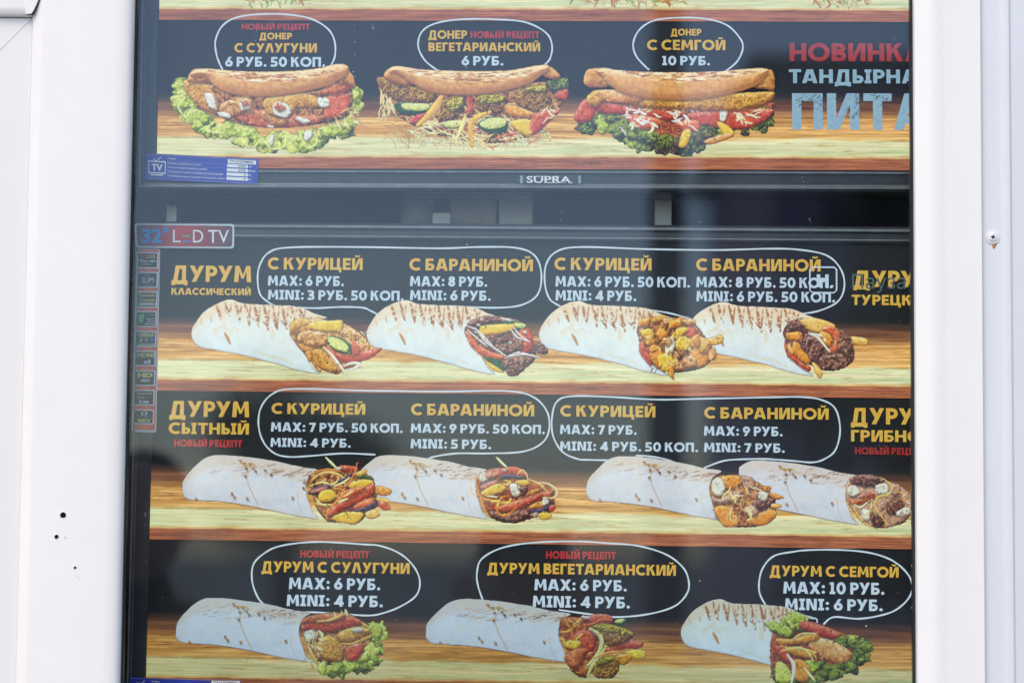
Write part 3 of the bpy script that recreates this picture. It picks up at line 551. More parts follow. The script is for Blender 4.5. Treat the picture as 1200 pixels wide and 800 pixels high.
def fill_r1d(cv):
    t = tx(730, 340, 4.0); B = lambda p, k, r=.6: cv.blob(t(p), k, r)
    B([(1050, 215), (1130, 222), (1150, 240), (1130, 262), (1060, 245)], 'fry', .3)
    B([(770, 160), (820, 135), (930, 135), (1010, 175), (1060, 220), (1085, 300), (1040, 360), (960, 378), (880, 350), (800, 310), (760, 250)], 'meat', 1)
    B([(830, 140), (900, 130), (990, 160), (970, 200), (880, 190)], 'fry', .6); B([(770, 160), (800, 138), (840, 155), (835, 190), (790, 190)], 'meat', 1.2)
    B([(930, 180), (975, 165), (1015, 200), (1015, 260), (985, 290), (960, 285), (990, 240), (970, 205)], 'orangetom', .3); B([(920, 195), (960, 200), (985, 235), (970, 265), (930, 240)], 'orange', .4)
    B([(770, 200), (830, 195), (840, 225), (800, 240), (770, 225)], 'orange'); B([(755, 245), (780, 270), (830, 330), (880, 360), (865, 380), (800, 335), (765, 295)], 'tomato', .4)
    B([(800, 240), (840, 260), (880, 310), (870, 345), (830, 330), (795, 285)], 'orange', .4); B([(830, 225), (890, 215), (940, 250), (940, 290), (900, 340), (870, 310), (835, 265)], 'meat', 1.3)
    B([(920, 320), (990, 300), (1080, 300), (1070, 340), (1010, 375), (940, 370)], 'meat', 1.4); B([(1010, 210), (1060, 210), (1080, 270), (1050, 310), (1010, 280)], 'meat', 1.3)
    B([(885, 340), (905, 345), (935, 385), (925, 415), (900, 385)], 'fry', .3); B([(780, 250), (800, 290), (790, 300), (770, 270)], 'fry', .3)
    for p in ([(870, 205), (910, 220), (945, 260), (970, 290)], [(880, 200), (930, 215), (950, 240)]): cv.stroke(t(p), 2.4, (232, 226, 214))
def fill_mix(cv, ox, oy, s, reds, seed):
    """roasted vegetable filling with a toothpick"""
    t = tx(ox, oy, s); B = lambda p, k, r=.6: cv.blob(t(p), k, r); K = lambda p, w_, c: cv.stroke(t(p), w_, c)
    K([(372, 50), (425, 105), (495, 170)], 3.4, (222, 224, 170))
    if not reds:
        B([(200, 330), (210, 240), (300, 180), (480, 160), (600, 170), (720, 190), (850, 250), (890, 340), (900, 480), (840, 600), (700, 740), (560, 730), (400, 720), (300, 620), (250, 500)], 'fill', 1)
        B([(900, 345), (1000, 360), (1065, 400), (1030, 445), (940, 450), (890, 420)], 'orange', .4); B([(890, 470), (1000, 470), (1050, 520), (950, 530)], 'fry', .4); B([(910, 530), (980, 505), (1050, 570), (1040, 600), (960, 595)], 'tomato', .3)
        B([(490, 150), (560, 130), (680, 145), (710, 185), (640, 200), (560, 205), (480, 185)], 'tomato', .3); cv.ell(*t([(505, 165)])[0], 4, 2, 0, 'white')
        B([(690, 210), (780, 170), (805, 200), (760, 240), (700, 245)], 'fry', .3); B([(690, 260), (760, 235), (850, 260), (860, 285), (780, 275)], 'cucrim', .5)
        B([(600, 330), (720, 280), (860, 290), (850, 340), (740, 380), (640, 380)], 'pepper', .5); B([(500, 290), (600, 240), (650, 220), (640, 250), (540, 310), (480, 330)], 'eggplant', .4)
        B([(190, 400), (330, 340), (460, 340), (400, 380), (300, 430), (205, 440)], 'eggplant', .5); B([(215, 400), (330, 360), (400, 362), (330, 400), (230, 425)], 'ham', .5)
        B([(290, 460), (330, 400), (420, 385), (480, 430), (460, 490), (370, 515), (310, 500)], 'pepper', .5)
        B([(400, 660), (430, 580), (560, 490), (720, 420), (830, 330), (880, 330), (870, 420), (760, 500), (620, 560), (480, 640)], 'tomato', .5); B([(520, 420), (640, 370), (800, 350), (700, 440), (560, 500)], 'orangetom', .6)
        B([(690, 540), (800, 480), (860, 480), (880, 540), (760, 590), (650, 580)], 'orangetom', .7); B([(610, 580), (700, 590), (820, 545), (900, 500), (910, 560), (830, 610), (700, 630), (630, 615)], 'eggplant', .4)
        B([(440, 670), (560, 620), (740, 620), (760, 670), (680, 740), (560, 735), (470, 710)], 'pepper', .6); B([(790, 620), (890, 590), (940, 650), (870, 690), (800, 680)], 'fry', .4)
        for x, y in ((205, 250), (240, 340), (270, 330), (290, 590), (400, 240), (150, 310), (140, 370)): cv.ell(*t([(x, y)])[0], 1.8, 1.3, 40, 'falafel', .2)
        for p, w_, c in (([(230, 280), (350, 210), (480, 220), (560, 260)], 3, (232, 190, 110)), ([(210, 350), (330, 310), (450, 330), (510, 270)], 2.4, (240, 214, 140)), ([(250, 210), (380, 180), (540, 200)], 2.4, (206, 130, 60)), ([(700, 110), (660, 250), (580, 350), (480, 350)], 3, (214, 130, 80)),
            ([(450, 370), (540, 390), (560, 440), (480, 520), (390, 620), (380, 690)], 3.2, (222, 142, 60)), ([(270, 480), (320, 540), (430, 545)], 3, (236, 208, 140)), ([(460, 350), (560, 310), (620, 260)], 3, (236, 216, 150)), ([(500, 520), (600, 480)], 3, (240, 222, 160)), ([(560, 460), (660, 400)], 2.4, (240, 220, 150)), ([(690, 110), (715, 105)], 2, (190, 90, 40))): K(p, w_, c)
    else:
        B([(180, 300), (200, 230), (300, 170), (480, 150), (620, 160), (700, 260), (820, 310), (900, 340), (980, 420), (960, 600), (840, 650), (700, 700), (560, 735), (380, 710), (260, 620), (200, 480), (170, 380)], 'fillred', 1)
        B([(190, 240), (250, 200), (300, 260), (260, 300), (200, 300)], 'white', .4); B([(255, 220), (350, 165), (405, 175), (390, 230), (290, 270)], 'ham', .4)
        B([(390, 240), (420, 180), (500, 145), (600, 155), (700, 220), (670, 255), (540, 240), (440, 240)], 'tomato', .3); cv.ell(*t([(460, 180)])[0], 4, 1.6, 0, 'onion', .3)
        B([(400, 260), (450, 225), (560, 230), (670, 250), (660, 275), (520, 270), (430, 285)], 'eggplant', .4); B([(195, 330), (300, 280), (380, 270), (300, 320), (210, 350)], 'eggplant', .3); B([(200, 350), (330, 290), (390, 295), (360, 330), (240, 380)], 'ham', .4)
        B([(210, 420), (290, 360), (390, 320), (470, 360), (440, 410), (330, 440), (240, 450)], 'pepper', .5); B([(560, 310), (620, 285), (720, 290), (720, 330), (640, 345)], 'pepper', .4)
        B([(510, 330), (580, 320), (620, 360), (620, 440), (560, 460), (520, 410)], 'white', .6); B([(610, 360), (680, 345), (690, 420), (630, 440)], 'meat', 1); B([(700, 410), (800, 370), (830, 390), (720, 450)], 'breaded', .5)
        B([(380, 590), (420, 550), (640, 480), (820, 420), (920, 400), (940, 440), (820, 500), (660, 560), (480, 610)], 'orangetom', .4); B([(640, 500), (820, 430), (860, 440), (740, 520), (640, 550)], 'tomato', .3)
        B([(700, 570), (800, 510), (860, 520), (880, 560), (780, 585)], 'orange', .6); B([(700, 590), (800, 590), (900, 550), (935, 510), (945, 560), (880, 610), (760, 640)], 'eggplant', .3); B([(920, 560), (970, 540), (985, 590), (930, 620)], 'tomato', .2)
        B([(840, 520), (870, 465), (915, 480), (910, 530), (860, 555)], 'white', .5); B([(280, 620), (360, 610), (440, 650), (600, 600), (690, 600), (715, 650), (640, 700), (560, 738), (400, 710), (330, 680)], 'meat', 1.3); B([(720, 640), (800, 620), (800, 680), (740, 665)], 'mush', .4); B([(800, 650), (880, 615), (945, 640), (930, 690), (860, 705)], 'pepper', .4)
        for p, w_, c in (([(210, 460), (260, 490), (330, 500), (400, 520)], 2.6, (222, 150, 60)), ([(590, 230), (640, 180), (690, 240), (700, 290)], 2, (226, 190, 130)), ([(820, 310), (920, 330), (1000, 400), (970, 470), (860, 470)], 3, (228, 206, 150)), ([(500, 450), (430, 470), (370, 560), (410, 650), (500, 640), (580, 570)], 2.6, (214, 130, 30)), ([(420, 520), (500, 520), (520, 480)], 3, (232, 200, 90)), ([(320, 510), (400, 510), (380, 560)], 3, (228, 214, 110)), ([(260, 450), (340, 460), (430, 475)], 2, (240, 220, 160)), ([(450, 290), (510, 300), (490, 330), (440, 330)], 2.4, (230, 200, 90)), ([(170, 240), (160, 340), (200, 470), (250, 600), (310, 680)], 2.6, (206, 146, 84)), ([(110, 290), (110, 400), (180, 460)], 1.6, (220, 200, 170)), ([(720, 280), (820, 330), (900, 400)], 2.4, (226, 190, 110))): K(p, w_, c)
def fill_mush(cv, ox, seed, dark):
    t = tx(810, 540, 4.444); B = lambda p, k, r=.6: cv.blob(t(p), k, r); K = lambda p, w_, c: cv.stroke(t(p), w_, c)
    if not dark:
        B([(100, 120), (150, 75), (280, 75), (350, 110), (420, 170), (440, 270), (360, 335), (240, 345), (150, 320), (110, 220)], 'fill', 1)
        B([(160, 80), (240, 75), (260, 120), (200, 150), (165, 120)], 'orange', .8); B([(110, 100), (150, 85), (180, 140), (150, 185), (110, 160)], 'white', .8); B([(105, 185), (150, 195), (215, 160), (265, 150), (250, 190), (190, 220), (120, 220)], 'mush', .5)
        B([(260, 80), (320, 85), (330, 130), (280, 140)], 'mush', .8); B([(120, 240), (200, 240), (250, 330), (180, 345), (140, 300)], 'orange', .7); B([(290, 300), (420, 250), (442, 290), (380, 335), (310, 330)], 'orange', .5); B([(320, 210), (380, 190), (440, 200), (400, 245), (340, 250)], 'meat', .8)
        B([(350, 160), (400, 165), (390, 205), (355, 200)], 'white', .4); B([(410, 160), (480, 185), (460, 200), (420, 190)], 'orange', .6); B([(270, 250), (320, 230), (350, 270), (310, 290)], 'mush', .5); B([(420, 220), (470, 225), (460, 245), (420, 245)], 'fry', .4); B([(380, 130), (415, 130), (410, 155), (380, 155)], 'orange', .4)
        cv.shreds(26, (850, 568, 885, 606), SH+[(240, 226, 150)], 1.7, 16, (30, 150), 21)
    else:
        B([(810, 110), (860, 72), (960, 75), (1030, 105), (1090, 130), (1150, 190), (1150, 270), (1080, 330), (980, 350), (900, 330), (850, 270), (810, 200)], 'mush', 1)
        B([(820, 100), (870, 72), (960, 80), (1010, 100), (960, 130), (860, 125)], 'meat', 1.4); B([(815, 140), (850, 125), (880, 160), (850, 185), (815, 170)], 'white', .6); B([(820, 200), (880, 195), (940, 160), (955, 185), (900, 220), (840, 225)], 'sauce', .4); B([(870, 190), (900, 160), (930, 165), (920, 185)], 'ham', .3)
        B([(960, 130), (1010, 115), (1030, 155), (980, 175)], 'white', .6); B([(1010, 215), (1070, 185), (1110, 220), (1080, 270), (1030, 275)], 'meat', 1.4); B([(1040, 120), (1085, 125), (1080, 180), (1040, 165)], 'mush', .5); B([(930, 270), (1000, 280), (1000, 330), (950, 340)], 'meat', 1); B([(890, 250), (930, 260), (920, 310), (890, 290)], 'white', .5); B([(1070, 260), (1130, 240), (1140, 275), (1080, 290)], 'white', .7)
        B([(1090, 300), (1140, 280), (1100, 325), (1060, 330)], 'meat', 1)
        for p, w_, c in (([(835, 210), (860, 270), (910, 330), (970, 355)], 2, (222, 190, 110)), ([(1000, 90), (1040, 130), (1030, 170), (970, 190), (960, 240), (1000, 300), (1020, 330)], 2.2, (222, 186, 80)), ([(940, 200), (930, 260), (890, 290)], 1.8, (226, 200, 120)), ([(1060, 150), (1110, 180), (1110, 220)], 2, (206, 150, 70)), ([(850, 225), (880, 240), (930, 205)], 2, (236, 226, 190))): K(p, w_, c)
        cv.shreds(14, (1035, 575, 1066, 606), [(236, 230, 216), (110, 70, 50), (150, 100, 60)], 1.5, 7, (0, 180), 9)
def fill_r3a(cv):
    t = tx(330, 700, 8.0); B = lambda p, k, r=.6: cv.blob(t(p), k, r); K = lambda p, w_, c: cv.stroke(t(p), w_, c)
    B([(180, 260), (230, 180), (420, 140), (620, 140), (740, 210), (850, 280), (900, 420), (860, 540), (740, 640), (560, 640), (420, 620), (300, 560), (240, 440), (200, 340)], 'fill', .8)
    cv.lettuce(t([(880, 260), (900, 360), (890, 460), (850, 560), (760, 620), (640, 640), (520, 660), (430, 690)]), 12, 26, 3)
    B([(860, 300), (880, 240), (940, 270), (940, 340), (900, 400), (860, 360)], 'lettuce'); B([(690, 580), (780, 500), (830, 510), (800, 580), (720, 600)], 'lettucel'); B([(410, 730), (430, 660), (530, 640), (540, 690), (470, 700)], 'lettuce'); B([(340, 640), (400, 590), (420, 640), (390, 730)], 'lettucel')
    B([(185, 260), (200, 190), (300, 165), (460, 165), (600, 170), (740, 205), (720, 250), (560, 290), (430, 320), (300, 300), (210, 300)], 'tomato', .4); B([(190, 230), (260, 170), (420, 145), (600, 150), (560, 210), (380, 230), (240, 230)], 'sauce', .7)
    B([(520, 350), (580, 300), (680, 270), (780, 270), (830, 310), (780, 370), (640, 420), (560, 410)], 'golden', .5); cv.ell(330+710/8, 700+300/8, 7, 3, -8, 'white', .3); B([(610, 460), (740, 420), (770, 480), (720, 570), (640, 590), (600, 540)], 'tomato', .4)
    B([(330, 440), (380, 370), (460, 350), (540, 410), (580, 500), (560, 590), (440, 590), (360, 530)], 'golden', .7); B([(215, 320), (290, 300), (330, 340), (290, 400), (230, 400)], 'white', 1)
    for p, w_, c in (([(560, 430), (660, 430), (760, 390), (850, 350), (890, 290)], 3.2, (214, 160, 80)), ([(350, 310), (380, 350), (370, 400)], 3.6, (232, 222, 160)), ([(330, 220), (450, 210), (560, 160), (560, 120)], 3, (222, 190, 110)), ([(600, 110), (610, 160)], 4, (220, 214, 150)), ([(240, 420), (300, 460), (320, 400)], 2.4, (220, 170, 80)), ([(260, 470), (300, 560), (340, 620)], 4, (206, 180, 90)), ([(750, 230), (800, 270), (830, 260)], 2.6, (222, 180, 90)), ([(490, 130), (510, 180)], 2.2, (230, 210, 150)), ([(440, 590), (490, 590)], 1.6, (60, 30, 20))): K(p, w_, c)
    cv.shreds(22, (358, 736, 374, 775), SH, 1.4, 9, (30, 120), 4)
def fill_r3b(cv):
    t = tx(640, 700, 8.0); B = lambda p, k, r=.6: cv.blob(t(p), k, r); K = lambda p, w_, c: cv.stroke(t(p), w_, c)
    B([(635, 225), (690, 190), (755, 205), (740, 250), (680, 270)], 'cucrim', .3); B([(640, 225), (690, 195), (740, 200), (700, 235)], 'cuc', .3)
    B([(540, 480), (700, 410), (860, 400), (915, 420), (880, 470), (720, 480), (600, 520)], 'tomato', .3); B([(740, 500), (850, 480), (930, 500), (925, 570), (830, 575), (770, 540)], 'pepper', .4); B([(660, 540), (760, 520), (805, 560), (750, 625), (680, 615)], 'orange', .4)
    B([(130, 300), (150, 190), (300, 180), (420, 200), (480, 300), (540, 420), (520, 560), (430, 700), (340, 750), (220, 660), (180, 480)], 'fillred', .8); B([(330, 200), (430, 155), (560, 150), (630, 190), (600, 240), (440, 245)], 'tomato', .3); cv.ell(640+370/8, 700+182/8, 6, 2.2, 5, 'onion', .3)
    B([(250, 380), (330, 300), (430, 330), (450, 440), (400, 520), (300, 520)], 'tomato', .6); B([(420, 280), (520, 235), (660, 260), (800, 310), (825, 345), (740, 420), (600, 450), (500, 400)], 'falafel', .9); B([(430, 270), (530, 235), (680, 265), (810, 320), (800, 350), (680, 325), (540, 310)], 'falafeltop', .9)
    B([(440, 720), (470, 600), (560, 545), (660, 550), (690, 640), (640, 740), (540, 760)], 'falafel', 1); B([(470, 600), (560, 548), (640, 550), (590, 600), (500, 620)], 'falafeltop', .8); B([(180, 460), (200, 400), (300, 400), (330, 430), (280, 480)], 'pepper', .4); B([(170, 540), (300, 470), (370, 500), (300, 640), (210, 640)], 'sauce', .8)
    for p, w_, c in (([(410, 290), (480, 330), (520, 400), (500, 500), (440, 580), (330, 700)], 5, (214, 204, 140)), ([(560, 450), (500, 560), (430, 640), (390, 730)], 4.5, (206, 196, 120)), ([(120, 320), (220, 310), (300, 220), (330, 200)], 3.4, (206, 160, 80)), ([(180, 160), (190, 240), (230, 280)], 3, (200, 130, 60)), ([(250, 400), (240, 300), (300, 260)], 3, (196, 110, 40)), ([(280, 390), (340, 340)], 3, (216, 180, 80)), ([(450, 560), (600, 510), (750, 510)], 3, (214, 150, 90)), ([(150, 370), (180, 440)], 2.6, (214, 190, 80)), ([(330, 260), (440, 240), (520, 200), (620, 210)], 2, (206, 120, 50)), ([(390, 530), (430, 510)], 2.6, (220, 160, 90)), ([(280, 700), (340, 690), (380, 600)], 3, (190, 110, 30)), ([(210, 200), (270, 240), (320, 200)], 2.2, (220, 190, 110))): K(p, w_, c)
def fill_r3c(cv):
    t = tx(900, 600, 4.0); B = lambda p, k, r=.6: cv.blob(t(p), k, r); K = lambda p, w_, c: cv.stroke(t(p), w_, c)
    B([(20, 560), (60, 520), (200, 510), (340, 560), (430, 600), (400, 700), (300, 780), (200, 800), (40, 800), (10, 700)], 'fillred', .8)
    cv.lettuce(t([(350, 580), (430, 600), (430, 660), (380, 720), (300, 760), (220, 720), (200, 780), (60, 790), (50, 760)]), 13, 34, 8, ('lettuce', 'lettuced', 'lettuced', 'kale'))
    cv.lettuce(t([(30, 550), (90, 540), (130, 500), (150, 530)]), 12, 14, 4, ('lettuce', 'lettucel', 'lettuce')); B([(150, 510), (220, 520), (330, 570), (300, 590), (200, 560), (150, 540)], 'tomato', .4)
    B([(190, 620), (220, 585), (300, 600), (385, 650), (380, 690), (330, 705), (240, 670)], 'salmon', .5); B([(40, 590), (120, 590), (220, 560), (240, 590), (180, 610), (60, 620)], 'orange', .5); B([(50, 620), (160, 640), (230, 650), (210, 680), (120, 670)], 'orange', .5)
    B([(20, 620), (80, 640), (100, 700), (60, 680)], 'tomato', .4); B([(110, 700), (160, 690), (200, 740), (180, 790), (130, 780)], 'orange', .4); B([(40, 700), (90, 720), (110, 790), (40, 790)], 'lettucel', .6)
    for p, w_, c in (([(90, 665), (120, 720), (110, 800)], 4, (222, 216, 206)), ([(60, 650), (120, 640), (200, 650), (225, 680)], 3.4, (214, 180, 90)), ([(170, 730), (220, 790)], 3, (222, 214, 170)), ([(110, 600), (160, 570), (220, 570)], 3, (214, 190, 120)), ([(210, 690), (170, 640), (100, 630)], 2.4, (226, 206, 130))): K(p, w_, c)
# ---- folded flatbread sandwiches
def doner(cv, k):
    if k == 0:
        t = tx(140, 0, 3.333)
        cv.lettuce(t([(235, 330), (290, 400), (270, 450), (350, 490), (480, 520), (560, 560), (660, 540), (740, 560), (820, 520), (880, 490), (900, 420), (930, 360)]), 15, 60, 2, ('lettuce', 'lettucel', 'lettuce', 'lettuced'))
        cv.lettuce(t([(230, 330), (270, 440), (350, 500), (480, 535), (600, 560), (730, 560), (830, 520), (900, 470)]), 14, 32, 5, ('lettuce', 'lettucel'))
        for q_ in ([(500, 500), (480, 550), (520, 575), (560, 540)], [(600, 540), (590, 580), (640, 575), (650, 530)], [(700, 510), (730, 575), (770, 560), (760, 510)], [(260, 380), (230, 420), (270, 470)], [(380, 470), (340, 510), (400, 520)]): cv.stroke(t(q_), 2.2, (226, 230, 140), .9, .2, True)
        B = lambda p, kk, r=.6: cv.blob(t(p), kk, r)
        B([(260, 330), (380, 330), (600, 370), (800, 350), (900, 340), (900, 440), (820, 480), (640, 500), (500, 490), (360, 440)], 'fill', .8); B([(440, 445), (560, 430), (700, 450), (800, 455), (760, 485), (640, 500), (520, 490)], 'sauce', .5); B([(820, 370), (890, 365), (895, 420), (850, 460), (800, 450)], 'orangetom', .4); B([(550, 440), (600, 430), (660, 460), (640, 490), (580, 480)], 'breaded', .6)
        B([(790, 350), (860, 310), (905, 320), (905, 350), (850, 370), (790, 370)], 'sauce', .8); B([(390, 420), (430, 390), (470, 410), (460, 450), (410, 455)], 'chicken', .6); B([(245, 320), (320, 320), (380, 380), (385, 440), (350, 440), (290, 400)], 'golden', .8); cv.ell(*t([(357, 395)])[0], 5, 12, -28, 'white', .7)
        cv.ell(*t([(490, 410)])[0], 11.5, 11, 0, 'golden', .9); cv.ell(*t([(490, 411)])[0], 7.2, 7, 0, 'white', .8); cv.ell(*t([(492, 405)])[0], 4.2, 3.8, 0, 'sauce', .8)
        cv.ell(*t([(700, 395)])[0], 29, 9, 2, 'golden', .9); B([(775, 385), (815, 385), (820, 415), (785, 420)], 'white', .4); cv.ell(*t([(622, 418)])[0], 19, 12.5, 12, 'golden', .9); cv.ell(*t([(634, 430)])[0], 12, 9, 24, 'white', .9); cv.ell(*t([(626, 420)])[0], 6.8, 4.4, 20, 'sauce', .8)
        for x, y, a, b in ((410, 450, 9, 3.5), (715, 470, 9, 3.2), (590, 495, 4, 2), (735, 530, 5, 7), (595, 550, 3, 8)): cv.ell(*t([(x, y)])[0], a, b, 15, 'white', .5)
        B([(265, 310), (300, 268), (420, 285), (420, 320), (330, 325), (280, 325)], 'breadd', .4); B([(880, 262), (915, 300), (920, 340), (890, 330), (840, 320), (860, 280)], 'breadd', .4)
        pts = [(290, 300), (275, 290), (320, 268), (460, 278), (620, 280), (760, 270), (850, 250), (895, 262), (885, 298), (860, 312), (800, 342), (700, 364), (560, 379), (450, 371), (380, 345), (340, 305)]
        cv.shreds(20, (385, 125, 422, 146), SH, 1.5, 12, (0, 90), 6)
    elif k == 1:
        t = tx(430, 0, 3.333); B = lambda p, kk, r=.6: cv.blob(t(p), kk, r)
        B([(40, 320), (60, 300), (200, 340), (700, 320), (760, 360), (740, 450), (620, 540), (480, 560), (320, 540), (160, 480), (70, 400)], 'fill', .9); B([(160, 470), (300, 470), (600, 480), (740, 430), (650, 510), (500, 540), (300, 530)], 'fillred', .8)
        cv.shreds(150, (448, 118, 640, 168), [(232, 214, 156), (222, 190, 120), (240, 226, 180), (206, 150, 80)], 1.5, 20, (10, 60), 14, .35); cv.shreds(50, (470, 140, 560, 166), [(236, 220, 160), (222, 196, 120)], 1.6, 26, (5, 40), 15, .3); cv.shreds(40, (560, 150, 650, 168), [(236, 220, 160), (222, 196, 120), (206, 90, 60)], 1.5, 22, (140, 200), 16, .3)
        cv.shreds(26, (444, 100, 458, 140), [(232, 214, 156), (222, 190, 120)], 1.6, 18, (60, 110), 18, .3)
        B([(40, 315), (120, 310), (200, 345), (270, 365), (250, 400), (160, 405), (80, 370)], 'falafel', 1); B([(700, 320), (780, 305), (785, 350), (720, 355)], 'kale', 1); B([(740, 360), (785, 350), (780, 390), (745, 385)], 'tomato', .3)
        B([(105, 410), (150, 400), (240, 410), (230, 440), (140, 445)], 'cucrim', .4); B([(140, 405), (240, 408), (230, 432), (150, 430)], 'cuc', .3)
        B([(270, 450), (300, 390), (370, 375), (380, 410), (340, 465), (290, 475)], 'falafel', 1); B([(310, 400), (370, 380), (375, 410), (330, 440)], 'falafeltop', .6); B([(430, 400), (450, 370), (540, 375), (545, 415), (500, 450), (440, 430)], 'falafel', 1); B([(430, 385), (460, 368), (540, 378), (520, 400), (450, 405)], 'falafeltop', .6)
        B([(570, 370), (620, 345), (690, 335), (725, 420), (680, 440), (600, 420)], 'falafel', 1); B([(620, 345), (690, 333), (700, 355), (640, 360)], 'falafeltop', .6); B([(430, 490), (470, 460), (540, 465), (545, 510), (480, 520)], 'cucrim', .3); B([(440, 485), (480, 462), (540, 465), (535, 495), (470, 505)], 'cuc', .3); B([(290, 480), (360, 470), (380, 490), (320, 500)], 'cuc', .3)
        B([(390, 375), (412, 375), (415, 430), (398, 450)], 'tomato', .2); B([(540, 410), (600, 420), (660, 450), (600, 460), (550, 445)], 'orange', .3); B([(560, 480), (610, 465), (660, 480), (640, 530), (600, 520)], 'pepper', .5); B([(650, 450), (740, 425), (750, 440), (690, 500), (640, 530)], 'tomato', .4)
        for p, w_, c in (([(290, 380), (260, 430), (200, 490)], 9, (226, 178, 76)), ([(385, 450), (370, 500), (350, 545)], 5, (232, 216, 130)), ([(480, 440), (430, 460), (405, 500), (410, 570)], 7, (226, 170, 66)), ([(170, 480), (220, 450)], 7, (206, 80, 70))): cv.stroke(t(p), w_, c)
        B([(65, 300), (100, 262), (200, 275), (180, 330), (120, 330)], 'breadd', .4); B([(690, 262), (720, 262), (757, 300), (730, 310), (690, 300)], 'breadd', .4)
        pts = [(118, 292), (85, 285), (110, 258), (220, 272), (420, 278), (560, 275), (650, 258), (705, 254), (712, 275), (690, 290), (640, 325), (540, 356), (400, 373), (270, 366), (190, 336)]
        cv.shreds(8, (640, 120, 655, 140), SH, 1.4, 16, (80, 120), 5)
    else:
        t = tx(660, 0, 3.333); B = lambda p, kk, r=.6: cv.blob(t(p), kk, r)
        B([(100, 400), (300, 420), (700, 420), (820, 400), (790, 460), (640, 520), (500, 560), (360, 540), (200, 480)], 'fillred', .8)
        cv.lettuce(t([(80, 490), (160, 470), (230, 510), (300, 550), (400, 570), (480, 580), (540, 550), (600, 500), (700, 500), (800, 450)]), 15, 70, 6, ('kale', 'lettuce', 'kalep', 'kale', 'lettuced')); cv.lettuce(t([(120, 470), (250, 500), (330, 530)]), 14, 18, 7, ('lettuce', 'kale', 'lettuced')); cv.lettuce(t([(420, 560), (500, 570), (540, 540)]), 13, 14, 9, ('kalep', 'kale'))
        B([(40, 460), (80, 390), (130, 400), (120, 460), (70, 480)], 'tomato', .5); B([(120, 400), (220, 405), (420, 425), (470, 440), (430, 470), (280, 450), (150, 440)], 'tomato', .5); B([(240, 450), (360, 460), (380, 490), (300, 505)], 'orangetom', .4); B([(480, 450), (600, 430), (740, 425), (820, 430), (790, 470), (700, 505), (560, 490)], 'tomato', .5); B([(440, 480), (520, 470), (530, 510), (470, 510)], 'orangetom', .4)
        cv.shreds(34, (722, 126, 810, 150), [(240, 234, 200), (232, 214, 160), (226, 222, 206)], 2.6, 13, (0, 60), 3, .4); cv.shreds(12, (860, 128, 884, 142), [(240, 234, 200), (232, 214, 160)], 2, 12, (0, 40), 4)
        B([(615, 425), (645, 428), (630, 475), (612, 470)], 'white', .3); B([(450, 570), (470, 510), (500, 515), (480, 572)], 'pepper', .4); B([(600, 475), (640, 490), (670, 520), (650, 540), (615, 510)], 'pepper', .4); B([(550, 550), (640, 520), (660, 535), (580, 565)], 'bread', .4)
        B([(90, 400), (100, 370), (150, 350), (300, 375), (760, 360), (820, 358), (822, 385), (780, 410), (700, 430), (560, 432), (300, 420), (180, 400), (120, 420)], 'golden', .8); B([(150, 352), (300, 365), (300, 395), (180, 400)], 'salmon', .6)
        B([(85, 335), (80, 305), (100, 270), (180, 275), (180, 335), (120, 345)], 'breadd', .4); B([(740, 290), (815, 275), (825, 350), (790, 350), (740, 340)], 'breadd', .4)
        pts = [(150, 300), (130, 280), (160, 265), (230, 276), (400, 283), (600, 280), (740, 267), (800, 272), (790, 300), (750, 338), (640, 371), (500, 391), (350, 389), (230, 366), (175, 330)]
    cv.detail((cv.xs[0], cv.ys[0], cv.xs[-1], cv.ys[-1]), 300, k)
    cv.blob(t(pts), 'bread', .5); p = np.array(t(pts))
    r = random.Random(k+40); x0, x1 = p[:, 0].min()+18, p[:, 0].max()-22
    for i in range(190):
        x = r.uniform(x0, x1); f = (x-x0)/(x1-x0); y = 82+8*math.sin(math.pi*f)*r.random()+ (1-4*(f-.5)**2)*r.uniform(0, 9)+1
        cv.stroke([(x, y), (x+r.uniform(4, 14), y+r.uniform(-1, 1.2))], r.uniform(.8, 1.9), r.choice([(246, 226, 186), (176, 110, 56), (150, 86, 44), (240, 210, 160), (190, 126, 66), (252, 236, 200)]), .9, 0, False, broken=.3)
    e = [q for q in t(pts)[8:]]
    cv.stroke([(q[0], q[1]-2.5) for q in e], 3.4, (196, 136, 78), .4, .2, False)
